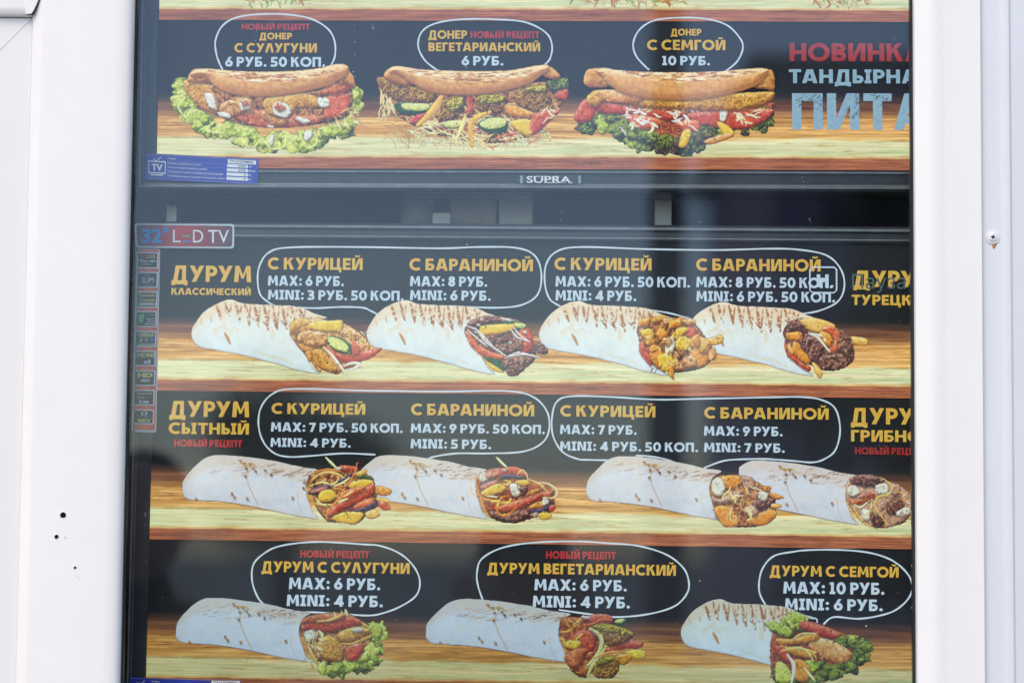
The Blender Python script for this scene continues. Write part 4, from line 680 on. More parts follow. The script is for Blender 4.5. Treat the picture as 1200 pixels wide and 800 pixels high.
# ------------------------------------------------------------------ the two televisions
def tv_body(tv, root, left_px, right_u, bottom_px, top_px, scr):
    """cabinet rectangle in panel millimetres; scr = screen rectangle (u0,u1,v0,v1)"""
    U0, U1, V0, V1 = left_px, right_u, bottom_px, top_px; u0, u1, v0, v1 = scr
    bm = bmesh.new(); f = .001
    box(bm, (U0)*f, (U1)*f, .012, .055, V0*f, V1*f, .004)
    from_bm('rear_housing', bm, M_HOUSING, root)
    bm = bmesh.new()   # moulded frame: outer lip, stepped face, inner chamfer
    prof = [(0, 12), (0, 2), (1.2, -1.2), (3, -2.6), (5.5, -2.8), (6.5, -1.6), (7.5, -1.2)]
    def loop(k, d):
        i = k; return [(U0+i, V0+i), (U1-i, V0+i), (U1-i, V1-i), (U0+i, V1-i)], d
    rings = [loop(*q) for q in prof]+[([(u0-1.5, v0-1.5), (u1+1.5, v0-1.5), (u1+1.5, v1+1.5), (u0-1.5, v1+1.5)], -1.0), ([(u0, v0), (u1, v0), (u1, v1), (u0, v1)], .8), ([(u0, v0), (u1, v0), (u1, v1), (u0, v1)], 3)]
    vs_ = [[bm.verts.new((x*f, d*f, z*f)) for x, z in r_] for r_, d in rings]
    for a, b in zip(vs_, vs_[1:]):
        for i in range(4): bm.faces.new((a[i], a[(i+1) % 4], b[(i+1) % 4], b[i]))
    for fc in bm.faces: fc.smooth = False
    from_bm('bezel', bm, M_BEZEL, root)
    bm = bmesh.new()   # lip line round the edge, its highlight put into a paler grey
    for (x0, x1, z0, z1) in ((U0+3.2, U1-3.2, V1-5.4, V1-3.2), (U0+3.2, U1-3.2, V0+3.2, V0+5.0), (U0+3.2, U0+4.8, V0+5.2, V1-5.6)): box(bm, x0*f, x1*f, -.0034, -.0024, z0*f, z1*f, .0003)
    from_bm('bezel_lip_highlight', bm, M_LIP_HIGHLIGHT, root)
    P = tv.pt(np.array([(u0, v0), (u1, v0), (u1, v1), (u0, v1)]), -1.0); sc = mesh_obj('screen', P, [(0, 1, 2, 3)], M_LCDBLACK, root)
    return sc
def lip_strip(tv, root, U0, U1, v, h, mat, name='bezel_highlight', d=-.0034):  # thin strip that draws a bezel highlight in paler grey
    bm = bmesh.new(); box(bm, U0*.001, U1*.001, d, d+.0012, v*.001, (v+h)*.001, .0003); return from_bm(name, bm, mat, root)
SCRW = 698.0
T1 = thing('television', 'black wall television above the other, showing folded flatbread sandwiches', 'television', 'menu televisions behind the window')
T2 = thing('television', 'black wall television below, showing rows of durum wraps and bearing a red feature sticker', 'television', 'menu televisions behind the window')
T1.matrix_world = TV1.matrix(); T2.matrix_world = TV2.matrix()
def v_of(tv, x, y): return u2(tv, x, y)[1]
def u_of(tv, x, y): return u2(tv, x, y)[0]
# upper set: screen bottom at y=197
v0 = v_of(TV1, 184, 197.5); u0 = u_of(TV1, 184.5, 150); L1 = u_of(TV1, 160, 150); B1 = v_of(TV1, 184, 224)
s1 = tv_body(TV1, T1, L1, u0+SCRW+(u0-L1), B1, v0+392+16, (u0, u0+SCRW, v0, v0+392))
lip_strip(TV1, T1, u0-6, u0+SCRW+6, v_of(TV1, 300, 202.5), 1.6, M_LIP_HIGHLIGHT); lip_strip(TV1, T1, L1+8, u0+SCRW+9, v_of(TV1, 300, 217.8), 1.2, M_LIP_HIGHLIGHT)
# lower set
uu0 = u_of(TV2, 177, 560); vt = v_of(TV2, 300, 281); vb = v_of(TV2, 300, 811); L2 = u_of(TV2, 151, 560); TT = v_of(TV2, 300, 260)
s2 = tv_body(TV2, T2, L2, uu0+SCRW+(uu0-L2), vb-20, TT, (uu0, uu0+SCRW, vb, vt))
lip_strip(TV2, T2, L2+1, uu0+SCRW+18, v_of(TV2, 300, 277.5), 1.3, M_LIP_HIGHLIGHT)

# counters
UM = u2(TV1, 600, 150)[0]-u2(TV1, 599, 150)[0]           # mm per unit
def shelf(tv, scr, u_left, y_bottom_left, seed, tone, name='counter_picture', clip_top=None):
    cv = shelf_canvas(seed); vb_ = v_of(tv, 190, y_bottom_left); k = SCRW/940.
    if clip_top: pass
    to_mesh(cv, tv, scr, name, .1, tone, mapper=lambda X, Y: np.stack([u_left+X*k, vb_+(92-Y)*UM], -1))
shelf(TV1, s1, u0, 23.4, 1, (1.03, 1.04, 1.05)); shelf(TV1, s1, u0, 196.7, 1, (1.03, 1.03, 1.02))
shelf(TV2, s2, uu0, 457.1, 1, (1.04, 1.05, 1.06)); shelf(TV2, s2, uu0, 631.3, 1, (1.0, 1.01, 1.0)); shelf(TV2, s2, uu0, 806, 1, (.82, .82, .76))  # lowest row dimmed in its colours for the panel's viewing angle

# bubbles drawn in white line
def bub(tv, scr, pts, w_=1.5): ribbon(tv, scr, pts, w_*UM, M_TLINE, 'speech_bubble', .3)
BW = 1.9
bub(TV1, s1, [(262, 84), (257, 74), (253.5, 63), (252.5, 48), (260, 31.5), (275, 21.6), (299, 17.4), (332, 17), (362, 21.6), (383, 33), (392, 48), (392.5, 66), (387.5, 77.5), (385, 81)], BW)
bub(TV1, s1, [(515, 83), (511, 81.6), (497.5, 70.5), (490, 54), (494.5, 37.5), (511, 27.6), (541, 23), (580, 23), (616, 26.5), (640, 39), (647, 54), (644.5, 69), (638.5, 76), (636, 78)], BW)
bub(TV1, s1, [(761, 82), (757, 79), (745.5, 66), (742, 51), (750, 34.5), (768, 24), (798, 21), (828, 22.5), (852, 30), (867, 45), (870.5, 57), (864, 72), (852, 82.5), (848, 85)], BW)
bub(TV2, s2, [(322, 358.5), (313, 353), (305, 345), (302, 330), (304, 312), (315, 296), (340, 290), (420, 289.5), (515, 291), (560, 289.5), (605, 290.5), (627, 300), (634.5, 322), (630, 345), (612, 357), (585, 360.5), (545, 359.5), (530, 359)], BW)
bub(TV2, s2, [(340, 360), (370, 361), (400, 359.6), (425, 360.5), (434, 364), (443, 368.5)], BW)
bub(TV2, s2, [(662, 361), (655, 358), (644, 350), (638.5, 332), (640, 310), (652, 295), (680, 289.5), (760, 292), (840, 293), (900, 291.5), (935, 292.5), (968, 299), (985, 315), (989.5, 335), (982, 353), (960, 364), (935, 367.5), (915, 364)], BW)
bub(TV2, s2, [(735, 361), (750, 362), (780, 366), (800, 371), (816, 376)], BW)
bub(TV2, s2, [(440, 532.5), (402, 531), (363, 534), (339, 535), (322, 531), (309, 518), (303, 498), (306, 477), (320, 461), (345, 455.5), (430, 457.5), (520, 458.5), (595, 458), (625, 465), (641, 482), (643.5, 503), (635, 519), (612, 529), (570, 531), (535, 531), (508, 535), (500, 539)], BW)
bub(TV2, s2, [(712, 539), (690, 538.5), (677, 537.5), (659, 529), (648, 510), (647, 488), (653, 470), (671, 464), (718, 465), (770, 468), (823, 467), (896, 465.5), (939, 465), (963, 468.5), (979, 479), (984.5, 503.5), (979, 527), (966, 537.6), (952, 541.5), (932, 540), (900, 537.6), (878, 537.6), (849, 539.5), (825, 548)], BW)
bub(TV2, s2, [(745, 533.5), (762, 534.5), (780, 538), (800, 545)], BW)
bub(TV2, s2, [(318, 714), (312.5, 710), (302.5, 700), (295.5, 680), (297.5, 660), (312.5, 646), (330, 639), (360, 635), (390, 635), (427, 637.5), (445, 639), (467.5, 647.5), (484, 662), (492, 680), (487.5, 697.5), (467.5, 711), (445, 719), (430, 720.7), (410, 719.5), (372, 717), (340, 717)], BW)
bub(TV2, s2, [(568, 706), (566, 703), (560, 685), (559, 670), (565, 654), (590, 641), (630, 635), (680, 634), (710, 636), (747, 639), (780, 649), (800, 664), (807, 680), (805, 695), (790, 710), (760, 719), (722, 722.5), (690, 719), (655, 714)], BW)
bub(TV2, s2, [(965, 731), (977, 722.5), (1005, 724.5), (1030, 721), (1050, 714), (1065, 700), (1069, 685), (1062, 670), (1045, 656), (1020, 647.5), (987, 644), (950, 644), (930, 646), (907, 651), (894, 665), (889.5, 682), (891, 697), (901, 714), (907, 719)], BW)
ribbon(TV2, s2, [(922, 723), (932, 723), (956, 724), (957.5, 725.5), (957.5, 731)], BW*UM*.8, M_TLINE, 'speech_bubble', .3, smooth=False)

W_, GO, RE = M_TWHITE, M_TGOLD, M_TRED
for tv, sc, s, x0, x1, yt, yb, mt in (
 (TV1, s1, 'НОВЫЙ РЕЦЕПТ', 283.4, 363.5, 28, 35.2, RE), (TV1, s1, 'ДОНЕР', 304, 342.3, 38.8, 46.5, GO), (TV1, s1, 'С СУЛУГУНИ', 275, 371.3, 51, 61.8, GO), (TV1, s1, '6 РУБ. 50 КОП.', 264, 381, 67, 78.4, W_),
 (TV1, s1, 'ДОНЕР', 502, 547.5, 36, 45.7, GO), (TV1, s1, 'НОВЫЙ РЕЦЕПТ', 551.5, 632.5, 37, 45, RE), (TV1, s1, 'ВЕГЕТАРИАНСКИЙ', 502, 633, 50.2, 60.3, GO), (TV1, s1, '6 РУБ.', 541, 590, 66, 77, W_),
 (TV1, s1, 'ДОНЕР', 786, 822, 34.2, 42, GO), (TV1, s1, 'С СЕМГОЙ', 758.5, 850, 47, 59, GO), (TV1, s1, '10 РУБ.', 776, 832, 66, 76.8, W_),
 (TV1, s1, 'НОВИНКА', 925.3, 1083, 51, 72, M_TRED2), (TV1, s1, 'ТАНДЫРНАЯ', 924.5, 1091, 81.5, 97.8, M_TBLUE), (TV1, s1, 'ПИТА', 928.3, 1090, 109.5, 152, M_TBLUE),
 (TV2, s2, 'ДУРУМ', 201, 294.3, 311, 330, GO), (TV2, s2, 'КЛАССИЧЕСКИЙ', 201, 294, 337.4, 345.2, GO), (TV2, s2, 'С КУРИЦЕЙ', 314, 425, 301.8, 315.6, GO), (TV2, s2, 'MAX: 6 РУБ.', 314, 403, 323, 334.6, W_), (TV2, s2, 'MINI: 3 РУБ. 50 КОП.', 314, 473, 339.6, 351, W_),
 (TV2, s2, 'С БАРАНИНОЙ', 480, 624.5, 302.8, 316.8, GO), (TV2, s2, 'MAX: 8 РУБ.', 480.5, 571, 323.6, 335.2, W_), (TV2, s2, 'MINI: 6 РУБ.', 480.5, 575, 340, 351.6, W_),
 (TV2, s2, 'С КУРИЦЕЙ', 650, 763.5, 302, 316.2, GO), (TV2, s2, 'MAX: 6 РУБ. 50 КОП.', 651, 808.5, 323.6, 335.6, W_), (TV2, s2, 'MINI: 4 РУБ.', 651, 745.5, 340, 352, W_),
 (TV2, s2, 'С БАРАНИНОЙ', 816, 961.5, 303, 317, GO), (TV2, s2, 'MAX: 8 РУБ. 50 КОП.', 816, 975.5, 324.4, 336.4, W_), (TV2, s2, 'MINI: 6 РУБ. 50 КОП.', 816, 978.5, 341, 353, W_),
 (TV2, s2, 'ДУРУМ', 1000, 1095, 317, 336, GO), (TV2, s2, 'ТУРЕЦКИЙ', 998, 1094, 345.3, 357.2, GO),
 (TV2, s2, 'ДУРУМ', 198.5, 292, 469.4, 487.8, GO), (TV2, s2, 'СЫТНЫЙ', 198, 291.7, 494.8, 508, GO), (TV2, s2, 'НОВЫЙ РЕЦЕПТ', 204, 284, 514.8, 522.8, RE), (TV2, s2, 'С КУРИЦЕЙ', 318.5, 428, 472, 484.6, GO), (TV2, s2, 'MAX: 7 РУБ. 50 КОП.', 317.6, 472, 494.6, 505.3, W_), (TV2, s2, 'MINI: 4 РУБ.', 317, 411, 512.8, 523.2, W_),
 (TV2, s2, 'С БАРАНИНОЙ', 482, 626, 472.6, 486, GO), (TV2, s2, 'MAX: 9 РУБ. 50 КОП.', 481.4, 638.5, 496, 506.6, W_), (TV2, s2, 'MINI: 5 РУБ.', 481.3, 575.5, 514, 525, W_),
 (TV2, s2, 'С КУРИЦЕЙ', 656.8, 768, 474.6, 487.6, GO), (TV2, s2, 'MAX: 7 РУБ.', 656.3, 746, 497.4, 508.2, W_), (TV2, s2, 'MINI: 4 РУБ. 50 КОП.', 656.2, 818, 516.8, 527.6, W_),
 (TV2, s2, 'С БАРАНИНОЙ', 825.5, 971, 476.8, 490, GO), (TV2, s2, 'MAX: 9 РУБ.', 825, 917, 499, 510, W_), (TV2, s2, 'MINI: 7 РУБ.', 825, 919.5, 518.5, 529.2, W_),
 (TV2, s2, 'ДУРУМ', 997, 1093, 477.6, 496.6, GO), (TV2, s2, 'ГРИБНОЙ', 997.3, 1095, 503.5, 517, GO), (TV2, s2, 'НОВЫЙ РЕЦЕПТ', 1002, 1084, 523.8, 532, M_TRED2),
 (TV2, s2, 'НОВЫЙ РЕЦЕПТ', 352, 433, 644.3, 652.6, RE), (TV2, s2, 'ДУРУМ С СУЛУГУНИ', 306.5, 480, 657, 669.6, GO), (TV2, s2, 'MAX: 6 РУБ.', 338.7, 445.6, 676.2, 689.6, W_), (TV2, s2, 'MINI: 4 РУБ.', 336, 448.6, 696.2, 709.4, W_),
 (TV2, s2, 'НОВЫЙ РЕЦЕПТ', 640, 722, 645.2, 654, RE), (TV2, s2, 'ДУРУМ ВЕГЕТАРИАНСКИЙ', 571, 792, 658.8, 671.2, GO), (TV2, s2, 'MAX: 6 РУБ.', 626.3, 734.5, 678, 691, W_), (TV2, s2, 'MINI: 4 РУБ.', 624.3, 738.2, 697.4, 710.8, W_),
 (TV2, s2, 'ДУРУМ С СЕМГОЙ', 902, 1053, 662, 674.3, GO), (TV2, s2, 'MAX: 10 РУБ.', 918, 1036.3, 681, 694.8, W_), (TV2, s2, 'MINI: 6 РУБ.', 920, 1034.3, 700.6, 714, W_)):
    write(tv, sc, s, x0, x1, yt, yb, mt)
# worn chalk strokes across the big word
rr_ = random.Random(3); segs = []
for (xa, xb, ya, yb_) in ((931, 963, 112, 120), (953, 963, 120, 132), (976, 984, 112, 128), (1000, 1009, 112, 140), (988, 1000, 128, 140), (1020, 1049, 112, 119), (1031, 1039, 119, 130), (931, 938, 120, 126)):
    for i in range(int((xb-xa)*(yb_-ya)/12)):
        x, y = rr_.uniform(xa, xb), rr_.uniform(ya, yb_); l = rr_.uniform(2, 5); segs.append((x, y, x+l*.7, y-l*.75))
vv, ff = [], []
for i, (a, b, c, d) in enumerate(segs):
    q = TV1.uv([a, c, c+.55, a+.55], [b, d, d+.45, b+.45]); ff.append([4*i, 4*i+1, 4*i+2, 4*i+3]); vv += list(TV1.pt(q, .62+.002*(i % 5)))
tag(mesh_obj('chalk_scratches', vv, ff, M_TSCR, s1), kind='stuff')
# on-screen notices on the lower set
bxp = [(952, 313), (977.5, 313.3), (980.3, 316), (980.3, 340), (977.5, 343), (952, 342.7), (949, 340), (949, 316)]
ribbon(TV2, s2, bxp, 1.7*UM, M_TWHITE, 'notice_box', .75, closed=True, smooth=False)
write(TV2, s2, 'Н', 957, 971, 321.5, 336.5, M_TWHITE, .8, 'notice_letter'); write(TV2, s2, '.', 973.5, 976.5, 325, 337, M_TWHITE, .8, 'notice_letter')
small_text(TV2, s2, 'Пауза', 998.5, 1061, 321, 343.5, M_TPAUSE, .8, .0, name='pause_notice')

# food pictures
def filled(c, typ, dx, dy, fn, sx=1.0):
    wrap(c, typ, dx, dy, sx); before = c.c.copy(); fn(c); same = (np.abs(c.c-before).sum(-1) < 1e-6)*1.0
    c.detail((c.xs[0], c.ys[0], c.xs[-1], c.ys[-1]), 150, int(dx), same)
def food(tv, scr, box_, fn, name, label, tone=(1, 1, 1), lift=.7, step=.75):
    cv = Canvas(*box_, step); fn(cv)
    to_mesh(cv, tv, scr, name, lift, tone, label)
food(TV1, s1, (200, 70, 430, 180), lambda c: doner(c, 0), 'sandwich_picture', 'picture of a flatbread sandwich with breaded cheese sticks and frilly lettuce', (1.05, 1.05, 1.08))
food(TV1, s1, (440, 70, 672, 176), lambda c: doner(c, 1), 'sandwich_picture', 'picture of a flatbread sandwich with falafel and shredded cabbage', (1.05, 1.05, 1.08))
food(TV1, s1, (668, 70, 914, 184), lambda c: doner(c, 2), 'sandwich_picture', 'picture of a flatbread sandwich with fish, tomato and dark curly lettuce', (1.05, 1.05, 1.08))
def crumbs(cv):
    for b, s_ in (((285, -16, 356, 0), 1), ((670, -16, 735, -1), 2), ((735, -14, 798, 2), 3), ((951, -14, 1020, 2), 4)): cv.shreds(80, b, SH+[(150, 176, 60), (206, 120, 60)], 2.4, 13, (0, 60), s_)
food(TV1, s1, (270, -24, 1040, 12), crumbs, 'sandwich_scraps', 'lower edges of the sandwiches in the picture row above')
tag(bpy.data.objects['sandwich_scraps'], kind='stuff')
tw = (1.05, 1.05, 1.04); t2 = (1.0, 1.0, 1.0); t3 = (.84, .90, .93)  # third row's pictures dimmed in colour, like the counter under them
for dx, dy, fn, lb, bb in ((578, 2.5, fill_r1d, 'grilled durum picture with dark meat and fries', (799, 345, 1022, 448)), (407, 1.5, fill_r1c, 'grilled durum picture with golden chicken pieces', (629, 345, 852, 448)),
        (205, .5, fill_r1b, 'grilled durum picture with minced meat and tomato', (428, 345, 645, 444)), (0, 0, fill_r1a, 'grilled durum picture with chicken, cucumber and tomato', (221, 345, 450, 442))):
    food(TV2, s2, bb, lambda c, dx=dx, dy=dy, fn=fn: filled(c, 'A', dx, dy, fn), 'durum_picture', lb, tw, lift={578: .6, 407: .8, 205: 1.0, 0: 1.2}[dx])
for dx, dy, fn, lb, bb in ((632, 6.5, lambda c: fill_mush(c, 0, 0, True), 'plain durum picture with mushrooms and meat', (866, 530, 1076, 625)), (473, 1.5, lambda c: fill_mush(c, 0, 0, False), 'plain durum picture with mushrooms and orange shreds', (682, 526, 924, 624)),
        (199, 0, lambda c: fill_mix(c, 540, 530, 8.892, True, 1), 'plain durum picture with red vegetables and toothpick', (408, 526, 658, 618)), (0, 0, lambda c: fill_mix(c, 340, 530, 8.892, False, 1), 'plain durum picture with orange vegetables and toothpick', (210, 526, 464, 618))):
    food(TV2, s2, bb, lambda c, dx=dx, dy=dy, fn=fn: filled(c, 'B', dx, dy, fn), 'durum_picture', lb, t2, lift={632: .6, 473: .8, 199: 1.0, 0: 1.2}[dx])
food(TV2, s2, (200, 694, 455, 798), lambda c: filled(c, 'B', -8, 167.5, fill_r3a), 'durum_picture', 'plain durum picture with breaded cheese, tomato and lettuce', t3)
food(TV2, s2, (494, 694, 762, 800), lambda c: filled(c, 'B', 285, 168.5, fill_r3b, 1.075), 'durum_picture', 'plain durum picture with falafel and cabbage', t3)
food(TV2, s2, (794, 696, 1034, 812), lambda c: filled(c, 'A', 573, 350.5, fill_r3c, .975), 'durum_picture', 'grilled durum picture with salmon and green lettuce', t3)

# maker's plate on the upper set
def sticker_rect(tv, root, pts, mat, name, lift, thick=.25, radius=0.0):
    """thin raised sheet from pixel corners (tl, tr, br, bl)"""
    p = np.array(pts, float); q = tv.uv(p[:, 0], p[:, 1]); c = q.mean(0)
    if radius:
        out = []
        for i in range(4):
            a, b, c_ = q[i-1], q[i], q[(i+1) % 4]; d0 = (a-b)/np.linalg.norm(a-b)*radius; d1 = (c_-b)/np.linalg.norm(c_-b)*radius
            for k in range(5): t = k/4; out.append((1-t)**2*(b+d0)+2*t*(1-t)*b+t*t*(b+d1))
        q = np.array(out)
    n = len(q); P = np.concatenate([tv.pt(q, lift), tv.pt(q, lift+thick)]); fs = [list(range(n, 2*n)), list(range(n-1, -1, -1))]+[(i, (i+1) % n, n+(i+1) % n, n+i) for i in range(n)]
    return mesh_obj(name, P, fs, mat, root)
pl = sticker_rect(TV1, T1, [(607, 205.5), (682, 205.8), (682, 216.6), (607, 216.2)], flat('plate_grey', (60, 66, 78), .3), 'maker_plate', 3.4, .4, 1)
small_text(TV1, pl, 'SUPRA', 617, 669, 207.2, 215.2, P_WHITE, 4.1, .018, name='lettering', slope=.002)
for x in (609.5, 677.5): sticker_rect(TV1, pl, [(x, 206.6), (x+3.2, 206.6), (x+3.2, 215.8), (x, 215.8)], P_GREY, 'plate_mark', 3.85, .1)
for x, y in ((617, 1), ): pass
# serifs of the maker's name
def bar(tv, parent, x0, x1, y0, y1, mat, lift, name='print_bar', sl=0.0):
    p = np.array([(x0, y0), (x1, y0+sl*(x1-x0)), (x1, y1+sl*(x1-x0)), (x0, y1)]); return mesh_obj(name, tv.pt(tv.uv(p[:, 0], p[:, 1]), lift), [(0, 1, 2, 3)], mat, parent)
for x0, x1, y0 in ((628, 633.5, 207.2), (634.5, 639.5, 207.2), (640, 645, 207.3), (640, 646.5, 214.5), (649.5, 655, 207.3), (649.5, 656, 214.5), (656.5, 661, 214.6), (657, 662.5, 214.6), (666, 671, 214.6)): bar(TV1, pl, x0, x1, y0, y0+.8, P_WHITE, 4.2)

# blue energy label, stuck slightly askew over bezel and panel
def energy(tv, root, ox, oy, slope, full=True):
    e = sticker_rect(tv, root, [(172+ox, 180.3+oy), (304+ox, 187+oy), (302+ox, 217+oy), (170+ox, 211+oy)], P_BLUE, 'energy_label', 3.3, .25, 1.8)
    f = lambda x, y: (172+ox+x, 180.3+oy+y+slope*x)
    def fr(x0, y0, x1, y1, w__, m_, nm='print_line', lift=3.75): ribbon(tv, e, [f(x0, y0), f(x1, y0), f(x1, y1), f(x0, y1)], w__, m_, nm, lift, closed=True, smooth=False)
    fr(1.4, 1.4, 130, 29.2, .35, P_GREY)
    fr(3, 9.2, 22.4, 22.6, 1.2, P_WHITE, 'television_icon')
    for a, b in (((12, 8.6), (17.5, 3.8)), ((12, 8.6), (8.5, 6))): ribbon(tv, e, [f(*a), f(*b)], .6, P_WHITE, 'television_icon', 3.8, smooth=False)
    bar(tv, e, *f(5, 0)[0:1], f(20, 0)[0], f(5, 24.3)[1], f(5, 25.6)[1], P_WHITE, 3.8, 'television_icon', slope)
    a = f(6.4, 12.2); small_text(tv, e, 'TV', a[0], a[0]+12.8, a[1], a[1]+7.8, P_WHITE, 3.8, .03, slope=slope)
    lines = ['Модель', 'Площадь видимой части экрана', 'Удельная мощность рабочего режима', 'Потребляемая мощность изделием в режиме ожидания', 'Потребляемая мощность изделием в выключенном режиме']
    wds = [9, 38, 45, 64, 66]
    for i, (s, w__) in enumerate(zip(lines, wds)):
        a = f(26.2, 4.4+i*4.95-(.6 if i == 0 else 0)); small_text(tv, e, s, a[0], a[0]+w__, a[1], a[1]+2.3, P_WHITE, 3.8, .01, slope=slope)
        if i: bar(tv, e, f(25, 0)[0], f(93, 0)[0], f(25, 3.0+i*4.95)[1], f(25, 3.25+i*4.95)[1], P_GREY, 3.7, 'print_line', slope)
    ribbon(tv, e, [f(25, 3.2), f(25, 27.4)], .25, P_GREY, 'print_line', 3.75, smooth=False)
    vals = ['STV-LC32T880WL', '2760', '0.02', '5', '0']
    for i, s in enumerate(vals):
        xa, xb = (95.5, 128.6) if i == 0 else (94.8-.2*i, 119); ya = 3.0+i*4.95-(0 if i else .6); bar(tv, e, f(xa, 0)[0], f(xb, 0)[0], f(xa, ya)[1], f(xa, ya+(4.6 if i == 0 else 3.6))[1], P_WHITE, 3.7, 'value_field', slope)
        wt = (28 if i == 0 else len(s)*2.2); x_ = (98 if i == 0 else 116.5-wt); a = f(x_, ya+.7); small_text(tv, e, s, a[0], a[0]+wt, a[1], a[1]+(2.8 if i == 0 else 2.3), P_DARK, 3.85, .015, slope=slope)
        if i: a = f(120, ya+.8); small_text(tv, e, ('', 'см²', 'Вт/см²', 'Вт', 'Вт')[i], a[0], a[0]+(0, 4, 8, 3, 3)[i], a[1], a[1]+2, P_WHITE, 3.8, .02, slope=slope)
    return e
energy(TV1, T1, 0, 0, .0505)
energy(TV2, T2, -19, 612, .02)

# "32 inch" badge on the corner of the lower set
M_LED = gradient('badge_red', [(0, (78, 40, 60)), (.45, (186, 36, 46)), (.62, (152, 38, 54)), (1, (78, 42, 62))], 'X', u_of(TV2, 160, 275)/1000, u_of(TV2, 275, 275)/1000)
sb = sticker_rect(TV2, T2, [(158.2, 262.3), (275.3, 263.2), (275, 291.8), (160, 290.8)], P_SILVER, 'size_badge', 3.2, .3, 3)
sticker_rect(TV2, sb, [(160.6, 264.3), (273.2, 265.2), (272.8, 289.8), (161.8, 288.9)], M_LED, 'badge_face', 3.5, .1, 2.4)
small_text(TV2, sb, '32', 166.5, 190.5, 268.5, 285.3, P_CYAN, 3.8, .035); small_text(TV2, sb, '"', 192, 199, 266.8, 273.6, P_CYAN, 3.8, .02, shear=.3)
small_text(TV2, sb, 'L', 203.5, 212.5, 269.8, 284.6, P_WHITE, 3.8, .0); small_text(TV2, sb, 'D', 227, 239, 270, 284.8, P_WHITE, 3.8, .0); small_text(TV2, sb, 'TV', 244.5, 269, 270.2, 285.2, P_WHITE, 3.8, .0)
for y, m_ in ((270, P_RED), (276.2, P_GREEN), (282.4, P_CYAN)): bar(TV2, sb, 215.3, 223.6, y, y+1.9, m_, 3.8)
